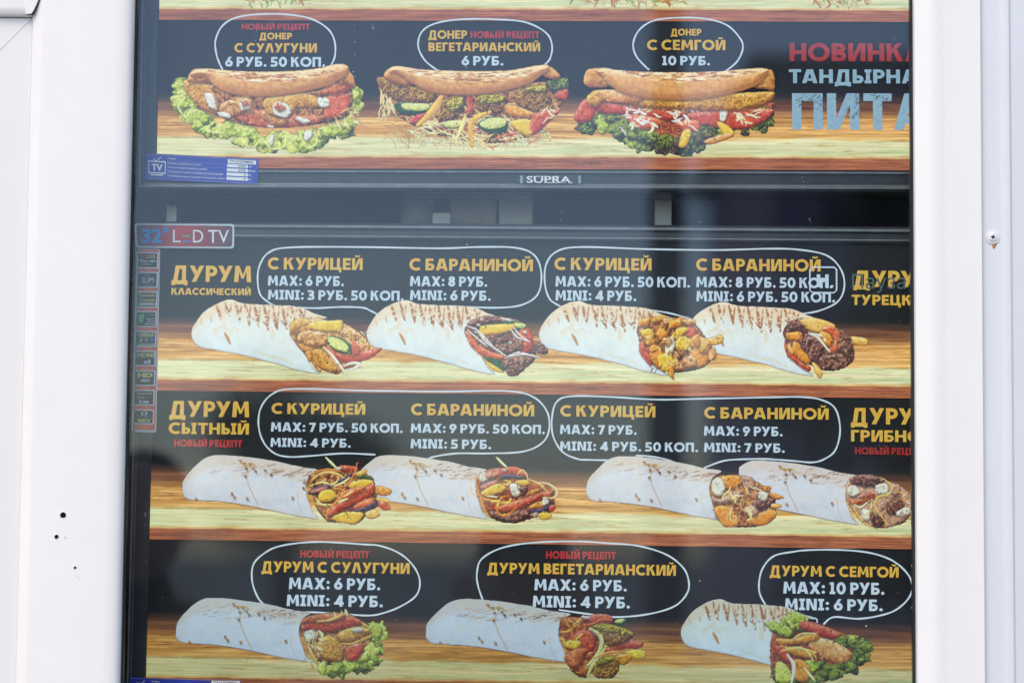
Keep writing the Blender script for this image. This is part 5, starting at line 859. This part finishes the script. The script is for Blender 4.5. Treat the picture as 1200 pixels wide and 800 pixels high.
# column of feature badges
M_STRIP = gradient('strip_red', [(0, (206, 28, 38)), (.5, (236, 120, 86)), (1, (204, 28, 40))], 'X', u_of(TV2, 158, 400)/1000, u_of(TV2, 187, 400)/1000)
fs_ = sticker_rect(TV2, T2, [(161, 292.3), (188.5, 292.3), (183.8, 507), (155, 506)], P_SILVER, 'feature_sticker', 2.9, .25, 2.5)
sticker_rect(TV2, fs_, [(162.2, 292.9), (186.8, 292.9), (182.2, 504.2), (156.8, 503.6)], M_STRIP, 'sticker_band', 3.15, .1, 1)
tiles = [(296, 314.7), (319, 337.4), (341.8, 360.7), (364.6, 383.4), (387.8, 406.5), (411, 429), (434, 452), (456.6, 475), (479.7, 497)]
for i, (a, b) in enumerate(tiles):
    xl, xr = 162.0-i*.62, 186.4-i*.62; f_ = sticker_rect(TV2, fs_, [(xl, a), (xr, a+.3), (xr-.5, b+.3), (xl-.5, b)], P_WHITE, 'badge_frame', 3.3, .08); sticker_rect(TV2, fs_, [(xl+1.3, a+1.3), (xr-1.3, a+1.6), (xr-1.7, b-1), (xl+.9, b-1.3)], P_DARK, 'badge', 3.42, .08)
    def T_(s, x0, x1, y0, y1, m_=P_WHITE, bold=.02, sh=0): small_text(TV2, fs_, s, xl+x0, xl+x1, a+y0, a+y1, m_, 3.65, bold, sh)
    if i == 0:
        T_('True color', 2.4, 22.6, 8.6, 11.8)
        for k in range(6):
            for yy, pal in ((3.2, (P_RED, P_RED, P_RED, P_PEACH, P_YEL, P_YEL)), (5.6, (P_RED, P_RED, P_PEACH, P_PEACH, P_YEL, P_YEL)), (13.2, (P_YEL, P_PEACH, P_YEL, P_GREEN, P_CYAN, P_DARK))): bar(TV2, fs_, xl+4.2+k*2.9, xl+6.0+k*2.9, a+yy, a+yy+1.6, pal[k], 3.65)
    if i == 1: T_('ULTRA', 8, 17, 2.5, 5, P_GREY, 0); T_('SLIM', 5.5, 19.5, 6.2, 12.8, P_WHITE, 0); T_('DESIGN', 7, 18, 13.8, 16.4, P_GREY, 0)
    if i == 2: T_('Dynamic', 3.2, 21.8, 2.5, 7.4, P_YEL, .03); T_('Contrast', 3.2, 21.4, 7.8, 12, P_YEL, .03); T_('100000:1', 3, 22.4, 13.2, 16.4, P_WHITE, .05)
    if i == 3:
        lf = [(3.2, 8), (5, 4), (9.4, 2.2), (9.8, 7), (8.6, 12), (6, 15), (3.8, 12)]; poly(TV2, fs_, [(xl+x, a+y) for x, y in lf], P_GREEN, 'leaf_emblem', 3.65)
        T_('● GREEN', 12.4, 22.6, 3.4, 5.8, P_GREEN); T_('Superior', 12.6, 22.4, 8, 10.4); T_('Energy', 14, 22.4, 11, 13.4); T_('Efficiency', 11, 22.4, 14, 16.6)
    if i == 4:
        T_('USB2.0', 4.6, 21.4, 2, 7.2, P_YEL, .05, .1); T_('♪', 5, 9, 8.4, 13, P_WHITE); T_('multimedia', 3.4, 22, 14.4, 16.8)
        for x, m_ in ((11, P_PEACH), (17, P_CYAN)): bar(TV2, fs_, xl+x, xl+x+3.6, a+8.6, a+12.4, m_, 3.65); bar(TV2, fs_, xl+x+1.1, xl+x+2.5, a+9.7, a+11.2, P_DARK, 3.75)
    if i == 5: T_('HDMI', 3, 22.4, 2.8, 8, P_YEL, .03); T_('x3', 10, 18.6, 10.6, 15.4, P_WHITE, .05)
    if i == 6: T_('HD', 3.8, 21.6, 2.8, 8.6, P_YEL, .07); T_('READY', 7.6, 19.4, 10.4, 13.6, P_WHITE, .05, .3)
    if i == 7: T_('Response', 3.4, 21.8, 2.6, 6.2, P_PEACH, .02); T_('Time', 3.4, 12.6, 7.4, 10.6, P_PEACH, .02); T_('6 ms', 6.2, 17.6, 12, 15.8, P_WHITE, .05, .2)
    if i == 8:
        T_('( )', 9.4, 16.2, 2.2, 7.4, P_WHITE, .05); T_('MKV', 5.4, 20.4, 10.8, 15.6, P_YEL, .03)
        q = [(xl+12.6+6*math.cos(R(t)), a+8.2+2.6*math.sin(R(t))) for t in range(0, 360, 30)]; poly(TV2, fs_, q, flat('badge_navy', (40, 70, 120)), 'badge_disc', 3.58)

# ------------------------------------------------------------------ window frame (extruded profiles)
def xg(px, py, Y=0.0): return float(on_y(np.float64(px), np.float64(py), Y)[0])
def zg(px, py, Y=0.0): return float(on_y(np.float64(px), np.float64(py), Y)[2])
def extrude_v(name, prof, z0, z1, mat, parent, smooth=True):
    """upright bar whose plan outline is prof [(x, y)...] listed round the section"""
    n = len(prof); V_ = [(x, y, z) for z in (z0, z1) for x, y in prof]; F_ = [(i, (i+1) % n, n+(i+1) % n, n+i) for i in range(n)]+[list(range(n-1, -1, -1)), list(range(n, 2*n))]
    o = mesh_obj(name, V_, F_, mat, parent); bm = bmesh.new(); bm.from_mesh(o.data); bmesh.ops.recalc_face_normals(bm, faces=bm.faces)
    for f in bm.faces: f.smooth = smooth and len(f.verts) == 4
    for e in bm.edges:
        if len(e.link_faces) == 2 and e.calc_face_angle(0) > R(32): e.smooth = False
    bm.to_mesh(o.data); bm.free(); return o
def extrude_h(name, prof, x0, x1, mat, parent):
    n = len(prof); V_ = [(x, y, z) for x in (x0, x1) for y, z in prof]; F_ = [(i, (i+1) % n, n+(i+1) % n, n+i) for i in range(n)]+[list(range(n-1, -1, -1)), list(range(n, 2*n))]
    o = mesh_obj(name, V_, F_, mat, parent); bm = bmesh.new(); bm.from_mesh(o.data); bmesh.ops.recalc_face_normals(bm, faces=bm.faces)
    for f in bm.faces: f.smooth = len(f.verts) == 4
    for e in bm.edges:
        if len(e.link_faces) == 2 and e.calc_face_angle(0) > R(32): e.smooth = False
    bm.to_mesh(o.data); bm.free(); return o
def arc2(cx, cy, r, a0, a1, n=6): return [(cx+r*math.cos(R(a0+(a1-a0)*k/n)), cy+r*math.sin(R(a0+(a1-a0)*k/n))) for k in range(n+1)]
ZB, ZT = 1.10, 2.72                         # bottom and top of the glazed opening
XL0, XL1 = xg(37, 0), xg(156, 0)            # left mullion
XR0, XR1 = xg(1072, 0), xg(1150, 0)         # right cover profile
WF = thing('window_frame', 'white plastic window frame with drilled holes holding the pane in front of the televisions', 'window')
# left mullion: rounded outer shoulder, flat face, soft slope into the rebate
rb = .010
profL = [(XL1-.007, .045), (XL0, .045), (XL0, .0062), (XL0+.0004, .0050), (XL0+.0013, .0042), (XL0+.0086, .0006), (XL0+.0098, .0001), (XL0+.0110, 0.0), (XL1-.015, 0.0), (XL1-.012, .0002), (XL1-.008, .0010), (XL1-.0045, .0022), (XL1-.002, .0040), (XL1-.0006, .0070), (XL1, .014), (XL1, .0225), (XL1-.007, .0226)]
bm = bmesh.new()
mull = extrude_v('mullion', profL, ZB-.06, ZT+.06, M_PVC, WF)
profR = [(XR0+.007, .045), (XR0+.007, .0226), (XR0, .0225), (XR0, .012), (XR0+.0001, .0050), (XR0+.0005, .0042), (XR0+.0115, .0008), (XR0+.0135, .0002), (XR0+.0165, 0), (XR0+.020, .0001), (XR0+.024, .0010), (XR0+.028, .0014), (XR1-.001, .0015), (XR1, .0030), (XR1, .045)]
jamb = extrude_v('jamb', profR, ZB-.06, ZT+.06, M_PVC, WF)
extrude_h('head_rail', [(.045, ZT)]+[(.012, ZT), (.003, ZT+.006), (0, ZT+.014), (0.0, ZT+.055), (.045, ZT+.058)], XL1+.0002, XR0-.0002, M_PVC, WF)
extrude_h('sill_rail', [(.045, ZB)]+[(.012, ZB), (.003, ZB-.006), (0, ZB-.014), (0.0, ZB-.055), (.045, ZB-.058)], XL1+.0002, XR0-.0002, M_PVC, WF)
# black glazing gasket + thin dark spacer behind it
bm = bmesh.new(); gx0, gx1 = XL1+.0002, XR0-.0002
box(bm, gx0, gx0+.0016, .0125, .0222, ZB, ZT); box(bm, gx1-.0018, gx1, .0125, .0222, ZB, ZT); box(bm, gx0+.0018, gx1-.0020, .0125, .0222, ZB, ZB+.004); box(bm, gx0+.0018, gx1-.0020, .0125, .0222, ZT-.004, ZT)
from_bm('gasket', bm, M_GASKET, WF)
pane = bx('glass_pane', (gx0+.0019, gx1-.0021, GLASS_Y, GLASS_Y+.004, ZB+.0045, ZT-.0045), M_GLASS, WF)
# dust flecks on the pane
dv, df = [], []; r = random.Random(77)
def fleck(px, py, s):
    c = on_y(np.float64(px), np.float64(py), GLASS_Y-.0003); k = len(dv)
    for a in range(6): dv.append((c[0]+s*math.cos(a*math.pi/3)*r.uniform(.6, 1.2), c[1], c[2]+s*math.sin(a*math.pi/3)*r.uniform(.6, 1.2)))
    df.append(list(range(k, k+6)))
for x, y0_, y1_, n_ in ((415, 28, 95, 11), (437, 25, 36, 5), (300, 20, 50, 6), (546, 30, 90, 7), (941, 205, 225, 7), (657, 240, 262, 5), (949, 250, 285, 5), (504, 200, 260, 6), (548, 255, 300, 5), (170, 600, 660, 7), (340, 668, 700, 5), (410, 590, 700, 4), (700, 540, 600, 4)):
    for k in range(n_): fleck(x+r.uniform(-1.5, 1.5), r.uniform(y0_, y1_), r.uniform(.00018, .00042))
for k in range(130): fleck(r.uniform(165, 1065), r.uniform(5, 795), r.uniform(.00012, .00032))
fleck(820, 680, .0007); fleck(1015, 733, .0007); fleck(820, 260, .0005)
M_DUST = painted('dust', (.62, .58, .5), .9, .2, 900, .2, .1)
tag(mesh_obj('dust_flecks', dv, df, M_DUST, WF), kind='stuff')
# drilled holes and a pock mark in the mullion: flat discs with their dark depth painted on, ringed by a raised burr
def hole(px, py, rad, mat=M_HOLE, deep=.004, burr=True):
    c = on_y(np.float64(px), np.float64(py), 0.0); n = 22; V_, F_ = [], []; rg = random.Random(px)
    for k, (rr, yy) in enumerate(((1.42, -.00002), (1.2, -.00030), (1.0, -.00022), (.94, -.00010))):
        for i in range(n): a = 2*math.pi*i/n; j = 1+rg.uniform(-.06, .06); V_.append((c[0]+rad*rr*j*math.cos(a), yy, c[2]+rad*rr*j*math.sin(a)))
    for k in range(3):
        for i in range(n): F_.append((k*n+i, k*n+(i+1) % n, (k+1)*n+(i+1) % n, (k+1)*n+i))
    if burr: mesh_obj('hole_burr', V_, F_, M_PVC, WF, True)
    D = [(c[0]+rad*math.cos(2*math.pi*i/n)*(1+rg.uniform(-.07, .07)), -.00012, c[2]+rad*math.sin(2*math.pi*i/n)*(1+rg.uniform(-.07, .07))) for i in range(n)]
    mesh_obj('drilled_hole', D, [list(range(n))], mat, WF)
k_ = 1/1340.
hole(74, 603.3, 3.7*k_); hole(66.3, 628.7, 2.7*k_); hole(88, 664.8, 1.8*k_)
M_PIT = painted('pvc_pit', (.60, .60, .60), .5, .4, 200, .05, .1); hole(76.8, 629.4, 1.4*k_, M_PIT)
sc_ = on_y(np.array([88, 91, 93.5]), np.array([674, 676, 679]), -.00005); V_ = []
for p_ in sc_: V_ += [(p_[0], -.0002, p_[2]), (p_[0]+.0003, -.0002, p_[2]+.0004)]
mesh_obj('scratch', V_, [(0, 1, 3, 2), (2, 3, 5, 4)], M_PIT, WF)

# ------------------------------------------------------------------ neighbouring sash at the left, with welded corner
SH_ = thing('door_sash', 'white door sash with welded mitred corner, left of the window frame', 'door')
zc = zg(36, 18); sx1 = XL0-.0004; YS = .008; xl_ = sx1-1.0; seam = .0007
# stile and rail faces meet on a 45 degree weld line with a fine groove
zb0 = .15; wS = .085
def slab(name, pts, y0, y1, mat, parent):
    n = len(pts); V_ = [(x, y, z) for y in (y0, y1) for x, z in pts]; F_ = [list(range(n-1, -1, -1)), list(range(n, 2*n))]+[(i, (i+1) % n, n+(i+1) % n, n+i) for i in range(n)]
    o = mesh_obj(name, V_, F_, mat, parent); bm = bmesh.new(); bm.from_mesh(o.data); bmesh.ops.recalc_face_normals(bm, faces=bm.faces)
    bmesh.ops.bevel(bm, geom=[e for e in bm.edges if all(abs(v.co.y-y0) < 1e-6 for v in e.verts)], offset=.0005, segments=2, profile=.5, affect='EDGES'); bm.to_mesh(o.data); bm.free(); return o
sS = -.0003
slab('stile', [(sx1-wS, zb0), (sx1, zb0), (sx1, zc-.0012), (sx1-wS, zc-.0012-wS*1.05)], YS, .05, M_SASH, SH_)
slab('rail', [(sx1-.0001, zc-.00105), (xl_, zc-.00105), (xl_, zc-.00105-wS*1.05), (sx1-wS-.0001, zc-.00105-wS*1.05)], YS, .05, M_SASH, SH_)
bx('door_panel', (xl_, sx1-wS-.002, .02, .04, zb0, zc-wS*1.05-.006), M_SASH, SH_, .001)
TR = thing('transom_rail', 'rounded white rail running left from the top of the mullion, above the door sash', 'rail')
extrude_h('rail', [(.05, zc), (.006, zc), (.0022, zc+.0012), (.0004, zc+.004), (0, zc+.008), (0, zc+.14), (.05, zc+.14)], xl_, XL0-.0003, M_PVC, TR)
# the rail's end laps over the mullion with a rounded corner
def rail_end(name, grow, y0, y1, mat):
    q = [(30, 17.4), (37, 16.6), (39.3, 13.5), (42.2, 7.5), (45.5, 0), (52, -14), (52, -60), (30, -60)]; g = [xg(x+(grow if x > 36 else 0), y) for x, y in q]; h = [zg(x, y+(grow*.6 if x > 36 else 0)) for x, y in q]
    slab(name, list(zip(g, h)), y0, y1, mat, TR)
rail_end('end_seam', .9, -.0002, .003, M_GASKET); rail_end('end_cap', 0, -.0010, .003, M_PVC)
# ------------------------------------------------------------------ metal cladding at the right with screw
CP = thing('metal_cladding', 'bluish white folded sheet metal cladding with one screw, right of the window', 'cladding')
ya = .006; a0 = XR1+.0006; a1 = xg(1172, 0, .006); a2 = xg(1183, 0, 0.0)
prof = [(a0, ya+.02), (a0, ya), (a1-.0012, ya), (a1-.0004, ya-.0002), (a1+.0006, ya-.0012), (a1+.0014, ya-.0016), (a2-.0012, ya-.0022), (a2-.0002, ya-.0022), (a2+.0012, ya-.0010), (a2+.0020, ya-.0002), (a2+.20, ya-.0002), (a2+.202, ya-.008), (a2+.212, ya-.008), (a2+.214, ya), (a2+1.0, ya), (a2+1.0, ya+.02)]
extrude_v('folded_sheet', prof, .15, 2.9, M_METAL, CP)
sp = on_y(np.float64(1164), np.float64(277.5), ya-.003); sx_, sz_ = float(sp[0]), float(sp[2])
def lathe(name, prof, mat, parent, n=36):
    V_, F_ = [], []
    for rr, yy in prof:
        for i in range(n): a = 2*math.pi*i/n; V_.append((sx_+rr*math.cos(a), yy, sz_+rr*math.sin(a)))
    for k in range(len(prof)-1):
        for i in range(n): F_.append((k*n+i, k*n+(i+1) % n, (k+1)*n+(i+1) % n, (k+1)*n+i))
    F_.append([(len(prof)-1)*n+i for i in range(n)]); return mesh_obj(name, V_, F_, mat, parent, True)
M_SCREW = painted('white_screw', (.74, .75, .76), .3, .5, 60, .03, .03)
scw = lathe('screw', [(.0063, ya-.0001), (.0062, ya-.0007), (.0058, ya-.0010), (.0046, ya-.0011), (.0042, ya-.0011), (.0040, ya-.0016), (.0036, ya-.0020), (.0028, ya-.0023), (.0006, ya-.0024)], M_SCREW, CP)
for pg in scw.data.polygons: pg.use_smooth = False
bm = bmesh.new()
for ang in (12, 102): 
    mt = Matrix.Translation((sx_, ya-.0024, sz_)) @ Matrix.Rotation(R(ang), 4, 'Y') @ Matrix.Diagonal((.0036, .0003, .0011, 1)); bmesh.ops.create_cube(bm, size=1, matrix=mt)
from_bm('cross_slot', bm, M_HOLE, scw)  # thin black bars on the head; the slot's dark depth is painted
V_ = [(sx_+.0012+x*.0001, ya-.0003-(.00005 if i % 2 else 0), sz_-.0066-z*.0001) for i, (x, z) in enumerate([(-12, -6), (4, -8), (22, -14), (26, -6), (14, 10), (10, 22), (2, 34), (-8, 36), (-14, 24), (-16, 8)])]
rs = mesh_obj('rust_stain', V_, [list(range(len(V_)))], M_RUST, CP)

# ------------------------------------------------------------------ kiosk shell behind (walls around, dark room inside)
KW = 'structure'
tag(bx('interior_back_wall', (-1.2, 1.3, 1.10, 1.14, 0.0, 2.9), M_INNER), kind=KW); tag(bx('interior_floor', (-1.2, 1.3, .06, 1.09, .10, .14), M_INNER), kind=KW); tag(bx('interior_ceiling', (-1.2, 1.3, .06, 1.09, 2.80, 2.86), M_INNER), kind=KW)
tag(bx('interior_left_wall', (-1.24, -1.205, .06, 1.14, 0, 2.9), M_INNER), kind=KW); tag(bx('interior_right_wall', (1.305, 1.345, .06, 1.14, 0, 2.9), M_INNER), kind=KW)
tag(bx('kiosk_wall_below', (XL0, XR1, .004, .05, .15, ZB-.061), M_METAL), kind=KW); tag(bx('kiosk_wall_above', (XL0-.0, XR1, .004, .05, ZT+.061, 2.9), M_METAL), kind=KW); tag(bx('kiosk_wall_left', (xl_, XL0-.001, .004, .05, zc+.141, 2.9), M_METAL), kind=KW)
tag(bx('kiosk_plinth', (-1.5, 1.5, .0, 1.14, 0, .099), M_BRICKW), kind=KW); tag(bx('roof_slab', (-1.6, 1.6, -.10, 1.3, 2.905, 2.98), M_METAL), kind=KW)
# things seen through the slot between the two sets
def at(px, py, Y): p_ = on_y(np.float64(px), np.float64(py), Y); return float(p_[0]), float(p_[2])
def slotbox(name, x0, x1, y0, y1, Y, d, mat, label, cat, bev=.003, group=None):
    a, zt = at(x0, y0, Y); b, zb = at(x1, y1, Y); o = bx(name, (a, b, Y, Y+d, zb, zt), mat, None, bev); return tag(o, label, cat, group=group)
slotbox('mounting_bracket', 767.5, 787, 200, 275, .125, .012, M_WHITEOBJ, 'bright upright bracket seen in the gap between the televisions, right of centre', 'bracket', .001, 'brackets behind the televisions')
slotbox('mounting_bracket', 194.5, 206, 240, 300, .135, .012, M_STEEL, 'dim upright bracket in the gap above the size badge', 'bracket', .001, 'brackets behind the televisions')
slotbox('mounting_bracket', 507, 527.5, 249, 285, .125, .012, M_WHITEOBJ, 'short bright bracket low in the gap, beside a grey canister', 'bracket', .001, 'brackets behind the televisions')
(ax_, az_), (bx2, bz_) = at(469, 190, .16), at(508, 300, .16); bm = bmesh.new(); tube(bm, ((ax_+bx2)/2, .18, bz_), ((ax_+bx2)/2, .18, az_), (bx2-ax_)/2, seg=40)
tag(from_bm('canister', bm, painted('canister_grey', (.66, .70, .74), .4, .5, 40, .05, .03), None, True), 'grey round canister behind the gap between the televisions', 'canister')
slotbox('carton', 528, 581, 230, 300, .15, .05, M_BEIGE, 'beige carton left of a dark slit, behind the gap between the televisions', 'carton', .002, 'cartons behind the televisions')
slotbox('carton', 585, 624, 230, 300, .15, .05, M_WHITEOBJ, 'pale grey carton right of a dark slit, behind the gap between the televisions', 'carton', .002, 'cartons behind the televisions')
# mounting rail the sets hang on
tag(bx('mounting_rail', (-.37, .37, .145, .15, 2.28, 2.32), M_STEEL, None, .001), 'long steel rail behind the upper television', 'rail')

# ------------------------------------------------------------------ the street side (seen only as faint reflections in the pane)
tag(bx('ground', (-150, 150, -200, 60, -.2, -.001), M_ASPH), kind='structure')
def skin_obj(name, nodes, edges, mat, parent, sub=2):
    """one continuous body grown over a joint skeleton"""
    me = bpy.data.meshes.new(name); me.from_pydata([n[:3] for n in nodes], edges, []); o = bpy.data.objects.new(name, me); COL.objects.link(o); o.parent = parent
    sk_ = o.modifiers.new('skin', 'SKIN'); sk_.use_smooth_shade = True
    for i, n in enumerate(nodes): me.skin_vertices[0].data[i].radius = (n[3], n[4] if len(n) > 4 else n[3])
    me.skin_vertices[0].data[0].use_root = True; sb_ = o.modifiers.new('sub', 'SUBSURF'); sb_.levels = sb_.render_levels = sub
    me.materials.append(mat); return o
def ellipsoid(name, c, r3, mat, parent, seg=24):
    bm = bmesh.new(); bmesh.ops.create_uvsphere(bm, u_segments=seg, v_segments=seg//2, radius=1, matrix=Matrix.Translation(c) @ Matrix.Diagonal((*r3, 1))); return from_bm(name, bm, mat, parent, True)
def person(x, y, h, label, raised, lens=None):
    root = thing('person', label, 'person'); root.location = (x, y, 0); k = h/1.75
    hd = .0 if not raised else .0
    nodes = [(0, 0, .95*k, .15, .10), (0, 0, 1.12*k, .14, .10), (0, .0, 1.30*k, .17, .11), (0, 0, 1.42*k, .15, .09), (0, .0, 1.49*k, .06, .06), (0, .02, 1.56*k, .055, .055)]; edges = [(0, 1), (1, 2), (2, 3), (3, 4), (4, 5)]
    for s in (-1, 1):
        b = len(nodes)
        nodes += [(s*.10, 0, .86*k, .10), (s*.105, .02, .50*k, .065), (s*.11, -.02, .10*k, .045), (s*.12, .10, .05*k, .042)]; edges += [(0, b), (b, b+1), (b+1, b+2), (b+2, b+3)]
        b = len(nodes)
        if raised: nodes += [(s*.20, 0, 1.40*k, .07), (s*.30, .10, 1.20*k, .052), (s*.10, .20, 1.47*k, .038)]
        else: nodes += [(s*.20, 0, 1.40*k, .07), (s*.26, -.02, 1.12*k, .05), (s*.27, .07, .88*k, .036)]
        edges += [(3, b), (b, b+1), (b+1, b+2)]
    skin_obj('clothed_body', nodes, edges, M_COAT, root)
    head = ellipsoid('head', (0, .035, 1.635*k), (.078, .098, .118), M_SKIN, root); ellipsoid('hair', (0, .012, 1.668*k), (.086, .098, .098), M_HAIR, root)
    ellipsoid('nose', (0, .136, 1.615*k), (.012, .016, .022), M_SKIN, head, 12)
    for s in (-1, 1): ellipsoid('eye', (s*.03, .118, 1.645*k), (.013, .012, .009), M_WHITEOBJ, head, 12); ellipsoid('ear', (s*.079, .02, 1.625*k), (.012, .02, .03), M_SKIN, head, 12)
    ellipsoid('mouth', (0, .124, 1.575*k), (.024, .01, .006), M_RUST, head, 12)
    for s in (-1, 1):
        wx, wy, wz = (s*.10, .20, 1.47*k) if raised else (s*.27, .07, .88*k)
        up = 1 if raised else -1; nd = [(wx, wy, wz, .028, .018), (wx-s*(.012 if raised else 0), wy+.03, wz+up*.05, .036, .017)]; ed = [(0, 1)]
        for f in range(4):
            b = len(nd); ox = (f-1.5)*.019; ln = (.026, .031, .028, .021)[f]; nd += [(nd[1][0]+ox, nd[1][1]+.012, nd[1][2]+up*.03, .0092), (nd[1][0]+ox*1.05, nd[1][1]+.026, nd[1][2]+up*(.03+ln), .0085), (nd[1][0]+ox*1.05-s*.008*raised, nd[1][1]+.036, nd[1][2]+up*(.03+ln*1.8), .0075)]; ed += [(1, b), (b, b+1), (b+1, b+2)]
        b = len(nd); nd += [(wx-s*.03, wy+.03, wz+up*.03, .012), (wx-s*.05, wy+.045, wz+up*.055, .0095)]; ed += [(0, b), (b, b+1)]
        skin_obj('hand', nd, ed, M_SKIN, root, 1)
    return root
ph = person(-.0, -2.44, 1.74, 'person in a dark coat raising a camera to the face, mirrored faintly in the pane', True)
# the camera in the hands: its lens ends just behind the viewpoint
CB = thing('photo_camera', 'black camera held up by the person in the dark coat', 'camera')
bx('camera_body', (-.07, .07, -2.275, -2.215, EYE-.055, EYE+.04), M_BODYBLACK, CB, .008); bx('viewfinder_hump', (-.028, .028, -2.270, -2.225, EYE+.041, EYE+.065), M_BODYBLACK, CB, .006)
bm = bmesh.new(); tube(bm, (0, -2.214, EYE), (0, -2.135, EYE), .038, seg=40); from_bm('lens_barrel', bm, M_BODYBLACK, CB, False)
bm = bmesh.new(); tube(bm, (0, -2.1345, EYE), (0, -2.13, EYE), .031, seg=32); from_bm('front_lens', bm, M_WIN, CB, False)
q = mirrored(172, 560, 2.35); p2 = person(q.x, q.y, 1.80, 'person in a dark jacket with empty hands, left of the one holding a camera', False)
# street lamp
q = mirrored(781, 300, 6.2); LP = thing('street_lamp', 'grey steel street lamp post mirrored as a dark upright blur', 'street lamp'); bm = bmesh.new(); tube(bm, (q.x, q.y, 0), (q.x, q.y, 5.2), .075, .05, 20); M_POST = painted('post_grey', (.2, .2, .21), .5, .4, 30, .1, .1); from_bm('post', bm, M_POST, LP, True)
bm = bmesh.new(); tube(bm, (q.x, q.y, 0), (q.x, q.y, .5), .11, .10, 20); from_bm('base', bm, M_POST, LP, True); bm = bmesh.new(); tube(bm, (q.x, q.y, 5.15), (q.x-.9, q.y, 5.35), .035, .03, 12); from_bm('arm', bm, M_POST, LP, True); bx('lamp_head', (q.x-1.4, q.x-.85, q.y-.12, q.y+.12, 5.30, 5.40), M_POST, LP, .03)
# low building across the street
def building(px0, px1, pytop, dist, label, floors, mat):
    a = mirrored(px0, pytop, dist); b = mirrored(px1, pytop, dist); x0, x1 = sorted((a.x, b.x)); h = a.z; y = a.y; root = thing('building', label, 'building'); root.location = (0, 0, 0)
    bx('wall', (x0, x1, y-9, y, 0, h), mat, root); bx('roof', (x0-.3, x1+.3, y-9.3, y+.3, h+.002, h+.25), M_BRICKW, root, .03); fh = h/floors; n = int((x1-x0)/2.2)
    for f in range(floors):
        for i in range(n):
            xa = x0+(i+.5)*(x1-x0)/n; w0 = bx('window', (xa-.6, xa+.6, y+.002, y+.05, f*fh+.9, f*fh+.9+min(1.4, fh*.5)), M_WHITEOBJ, root); bx('pane', (xa-.53, xa+.53, y+.052, y+.06, f*fh+.97, f*fh+.83+min(1.4, fh*.5)), M_WIN, w0)
building(905, 1500, 95, 24, 'mauve grey building across the street on the right of the reflection', 2, painted('mauve_plaster', (.50, .43, .52), .85, .2, 4, .1, .2))
def tree(px, dist, h, cr, label, seed):
    q = mirrored(px, 640, dist); root = thing('tree', label, 'tree', 'trees across the street'); root.location = (q.x, q.y, 0); r = random.Random(seed); bm = bmesh.new(); tube(bm, (0, 0, 0), (.1, 0, h*.55), .16, .09, 12)
    for i in range(7): a = r.uniform(0, 6.3); tube(bm, (.06, 0, h*.4), (cr*.7*math.cos(a), cr*.7*math.sin(a), h*r.uniform(.6, .9)), .06, .02, 8)
    from_bm('trunk', bm, M_BARK, root, True); V_, F_ = [], []
    cl = [(r.gauss(0, cr*.42), r.gauss(0, cr*.42), h*.68+r.gauss(0, h*.14)) for _ in range(26)]
    for i in range(6000):
        c = r.choice(cl); p_ = Vector((c[0]+r.gauss(0, cr*.17), c[1]+r.gauss(0, cr*.17), c[2]+r.gauss(0, cr*.15))); u = Vector((r.gauss(0, 1), r.gauss(0, 1), r.gauss(0, 1))).normalized(); v_ = u.orthogonal().normalized(); s = r.uniform(.05, .09); k = len(V_)
        V_ += [p_+u*s, p_+v_*s*.6, p_-u*s, p_-v_*s*.6]; F_.append((k, k+1, k+2, k+3))
    tag(mesh_obj('crown', V_, F_, M_LEAF, root), kind='stuff')
tree(1140, 15, 4.4, 1.2, 'leafy tree in front of the mauve grey building', 3); tree(330, 34, 4.2, 1.5, 'small leafy tree standing alone, left across the street', 5)
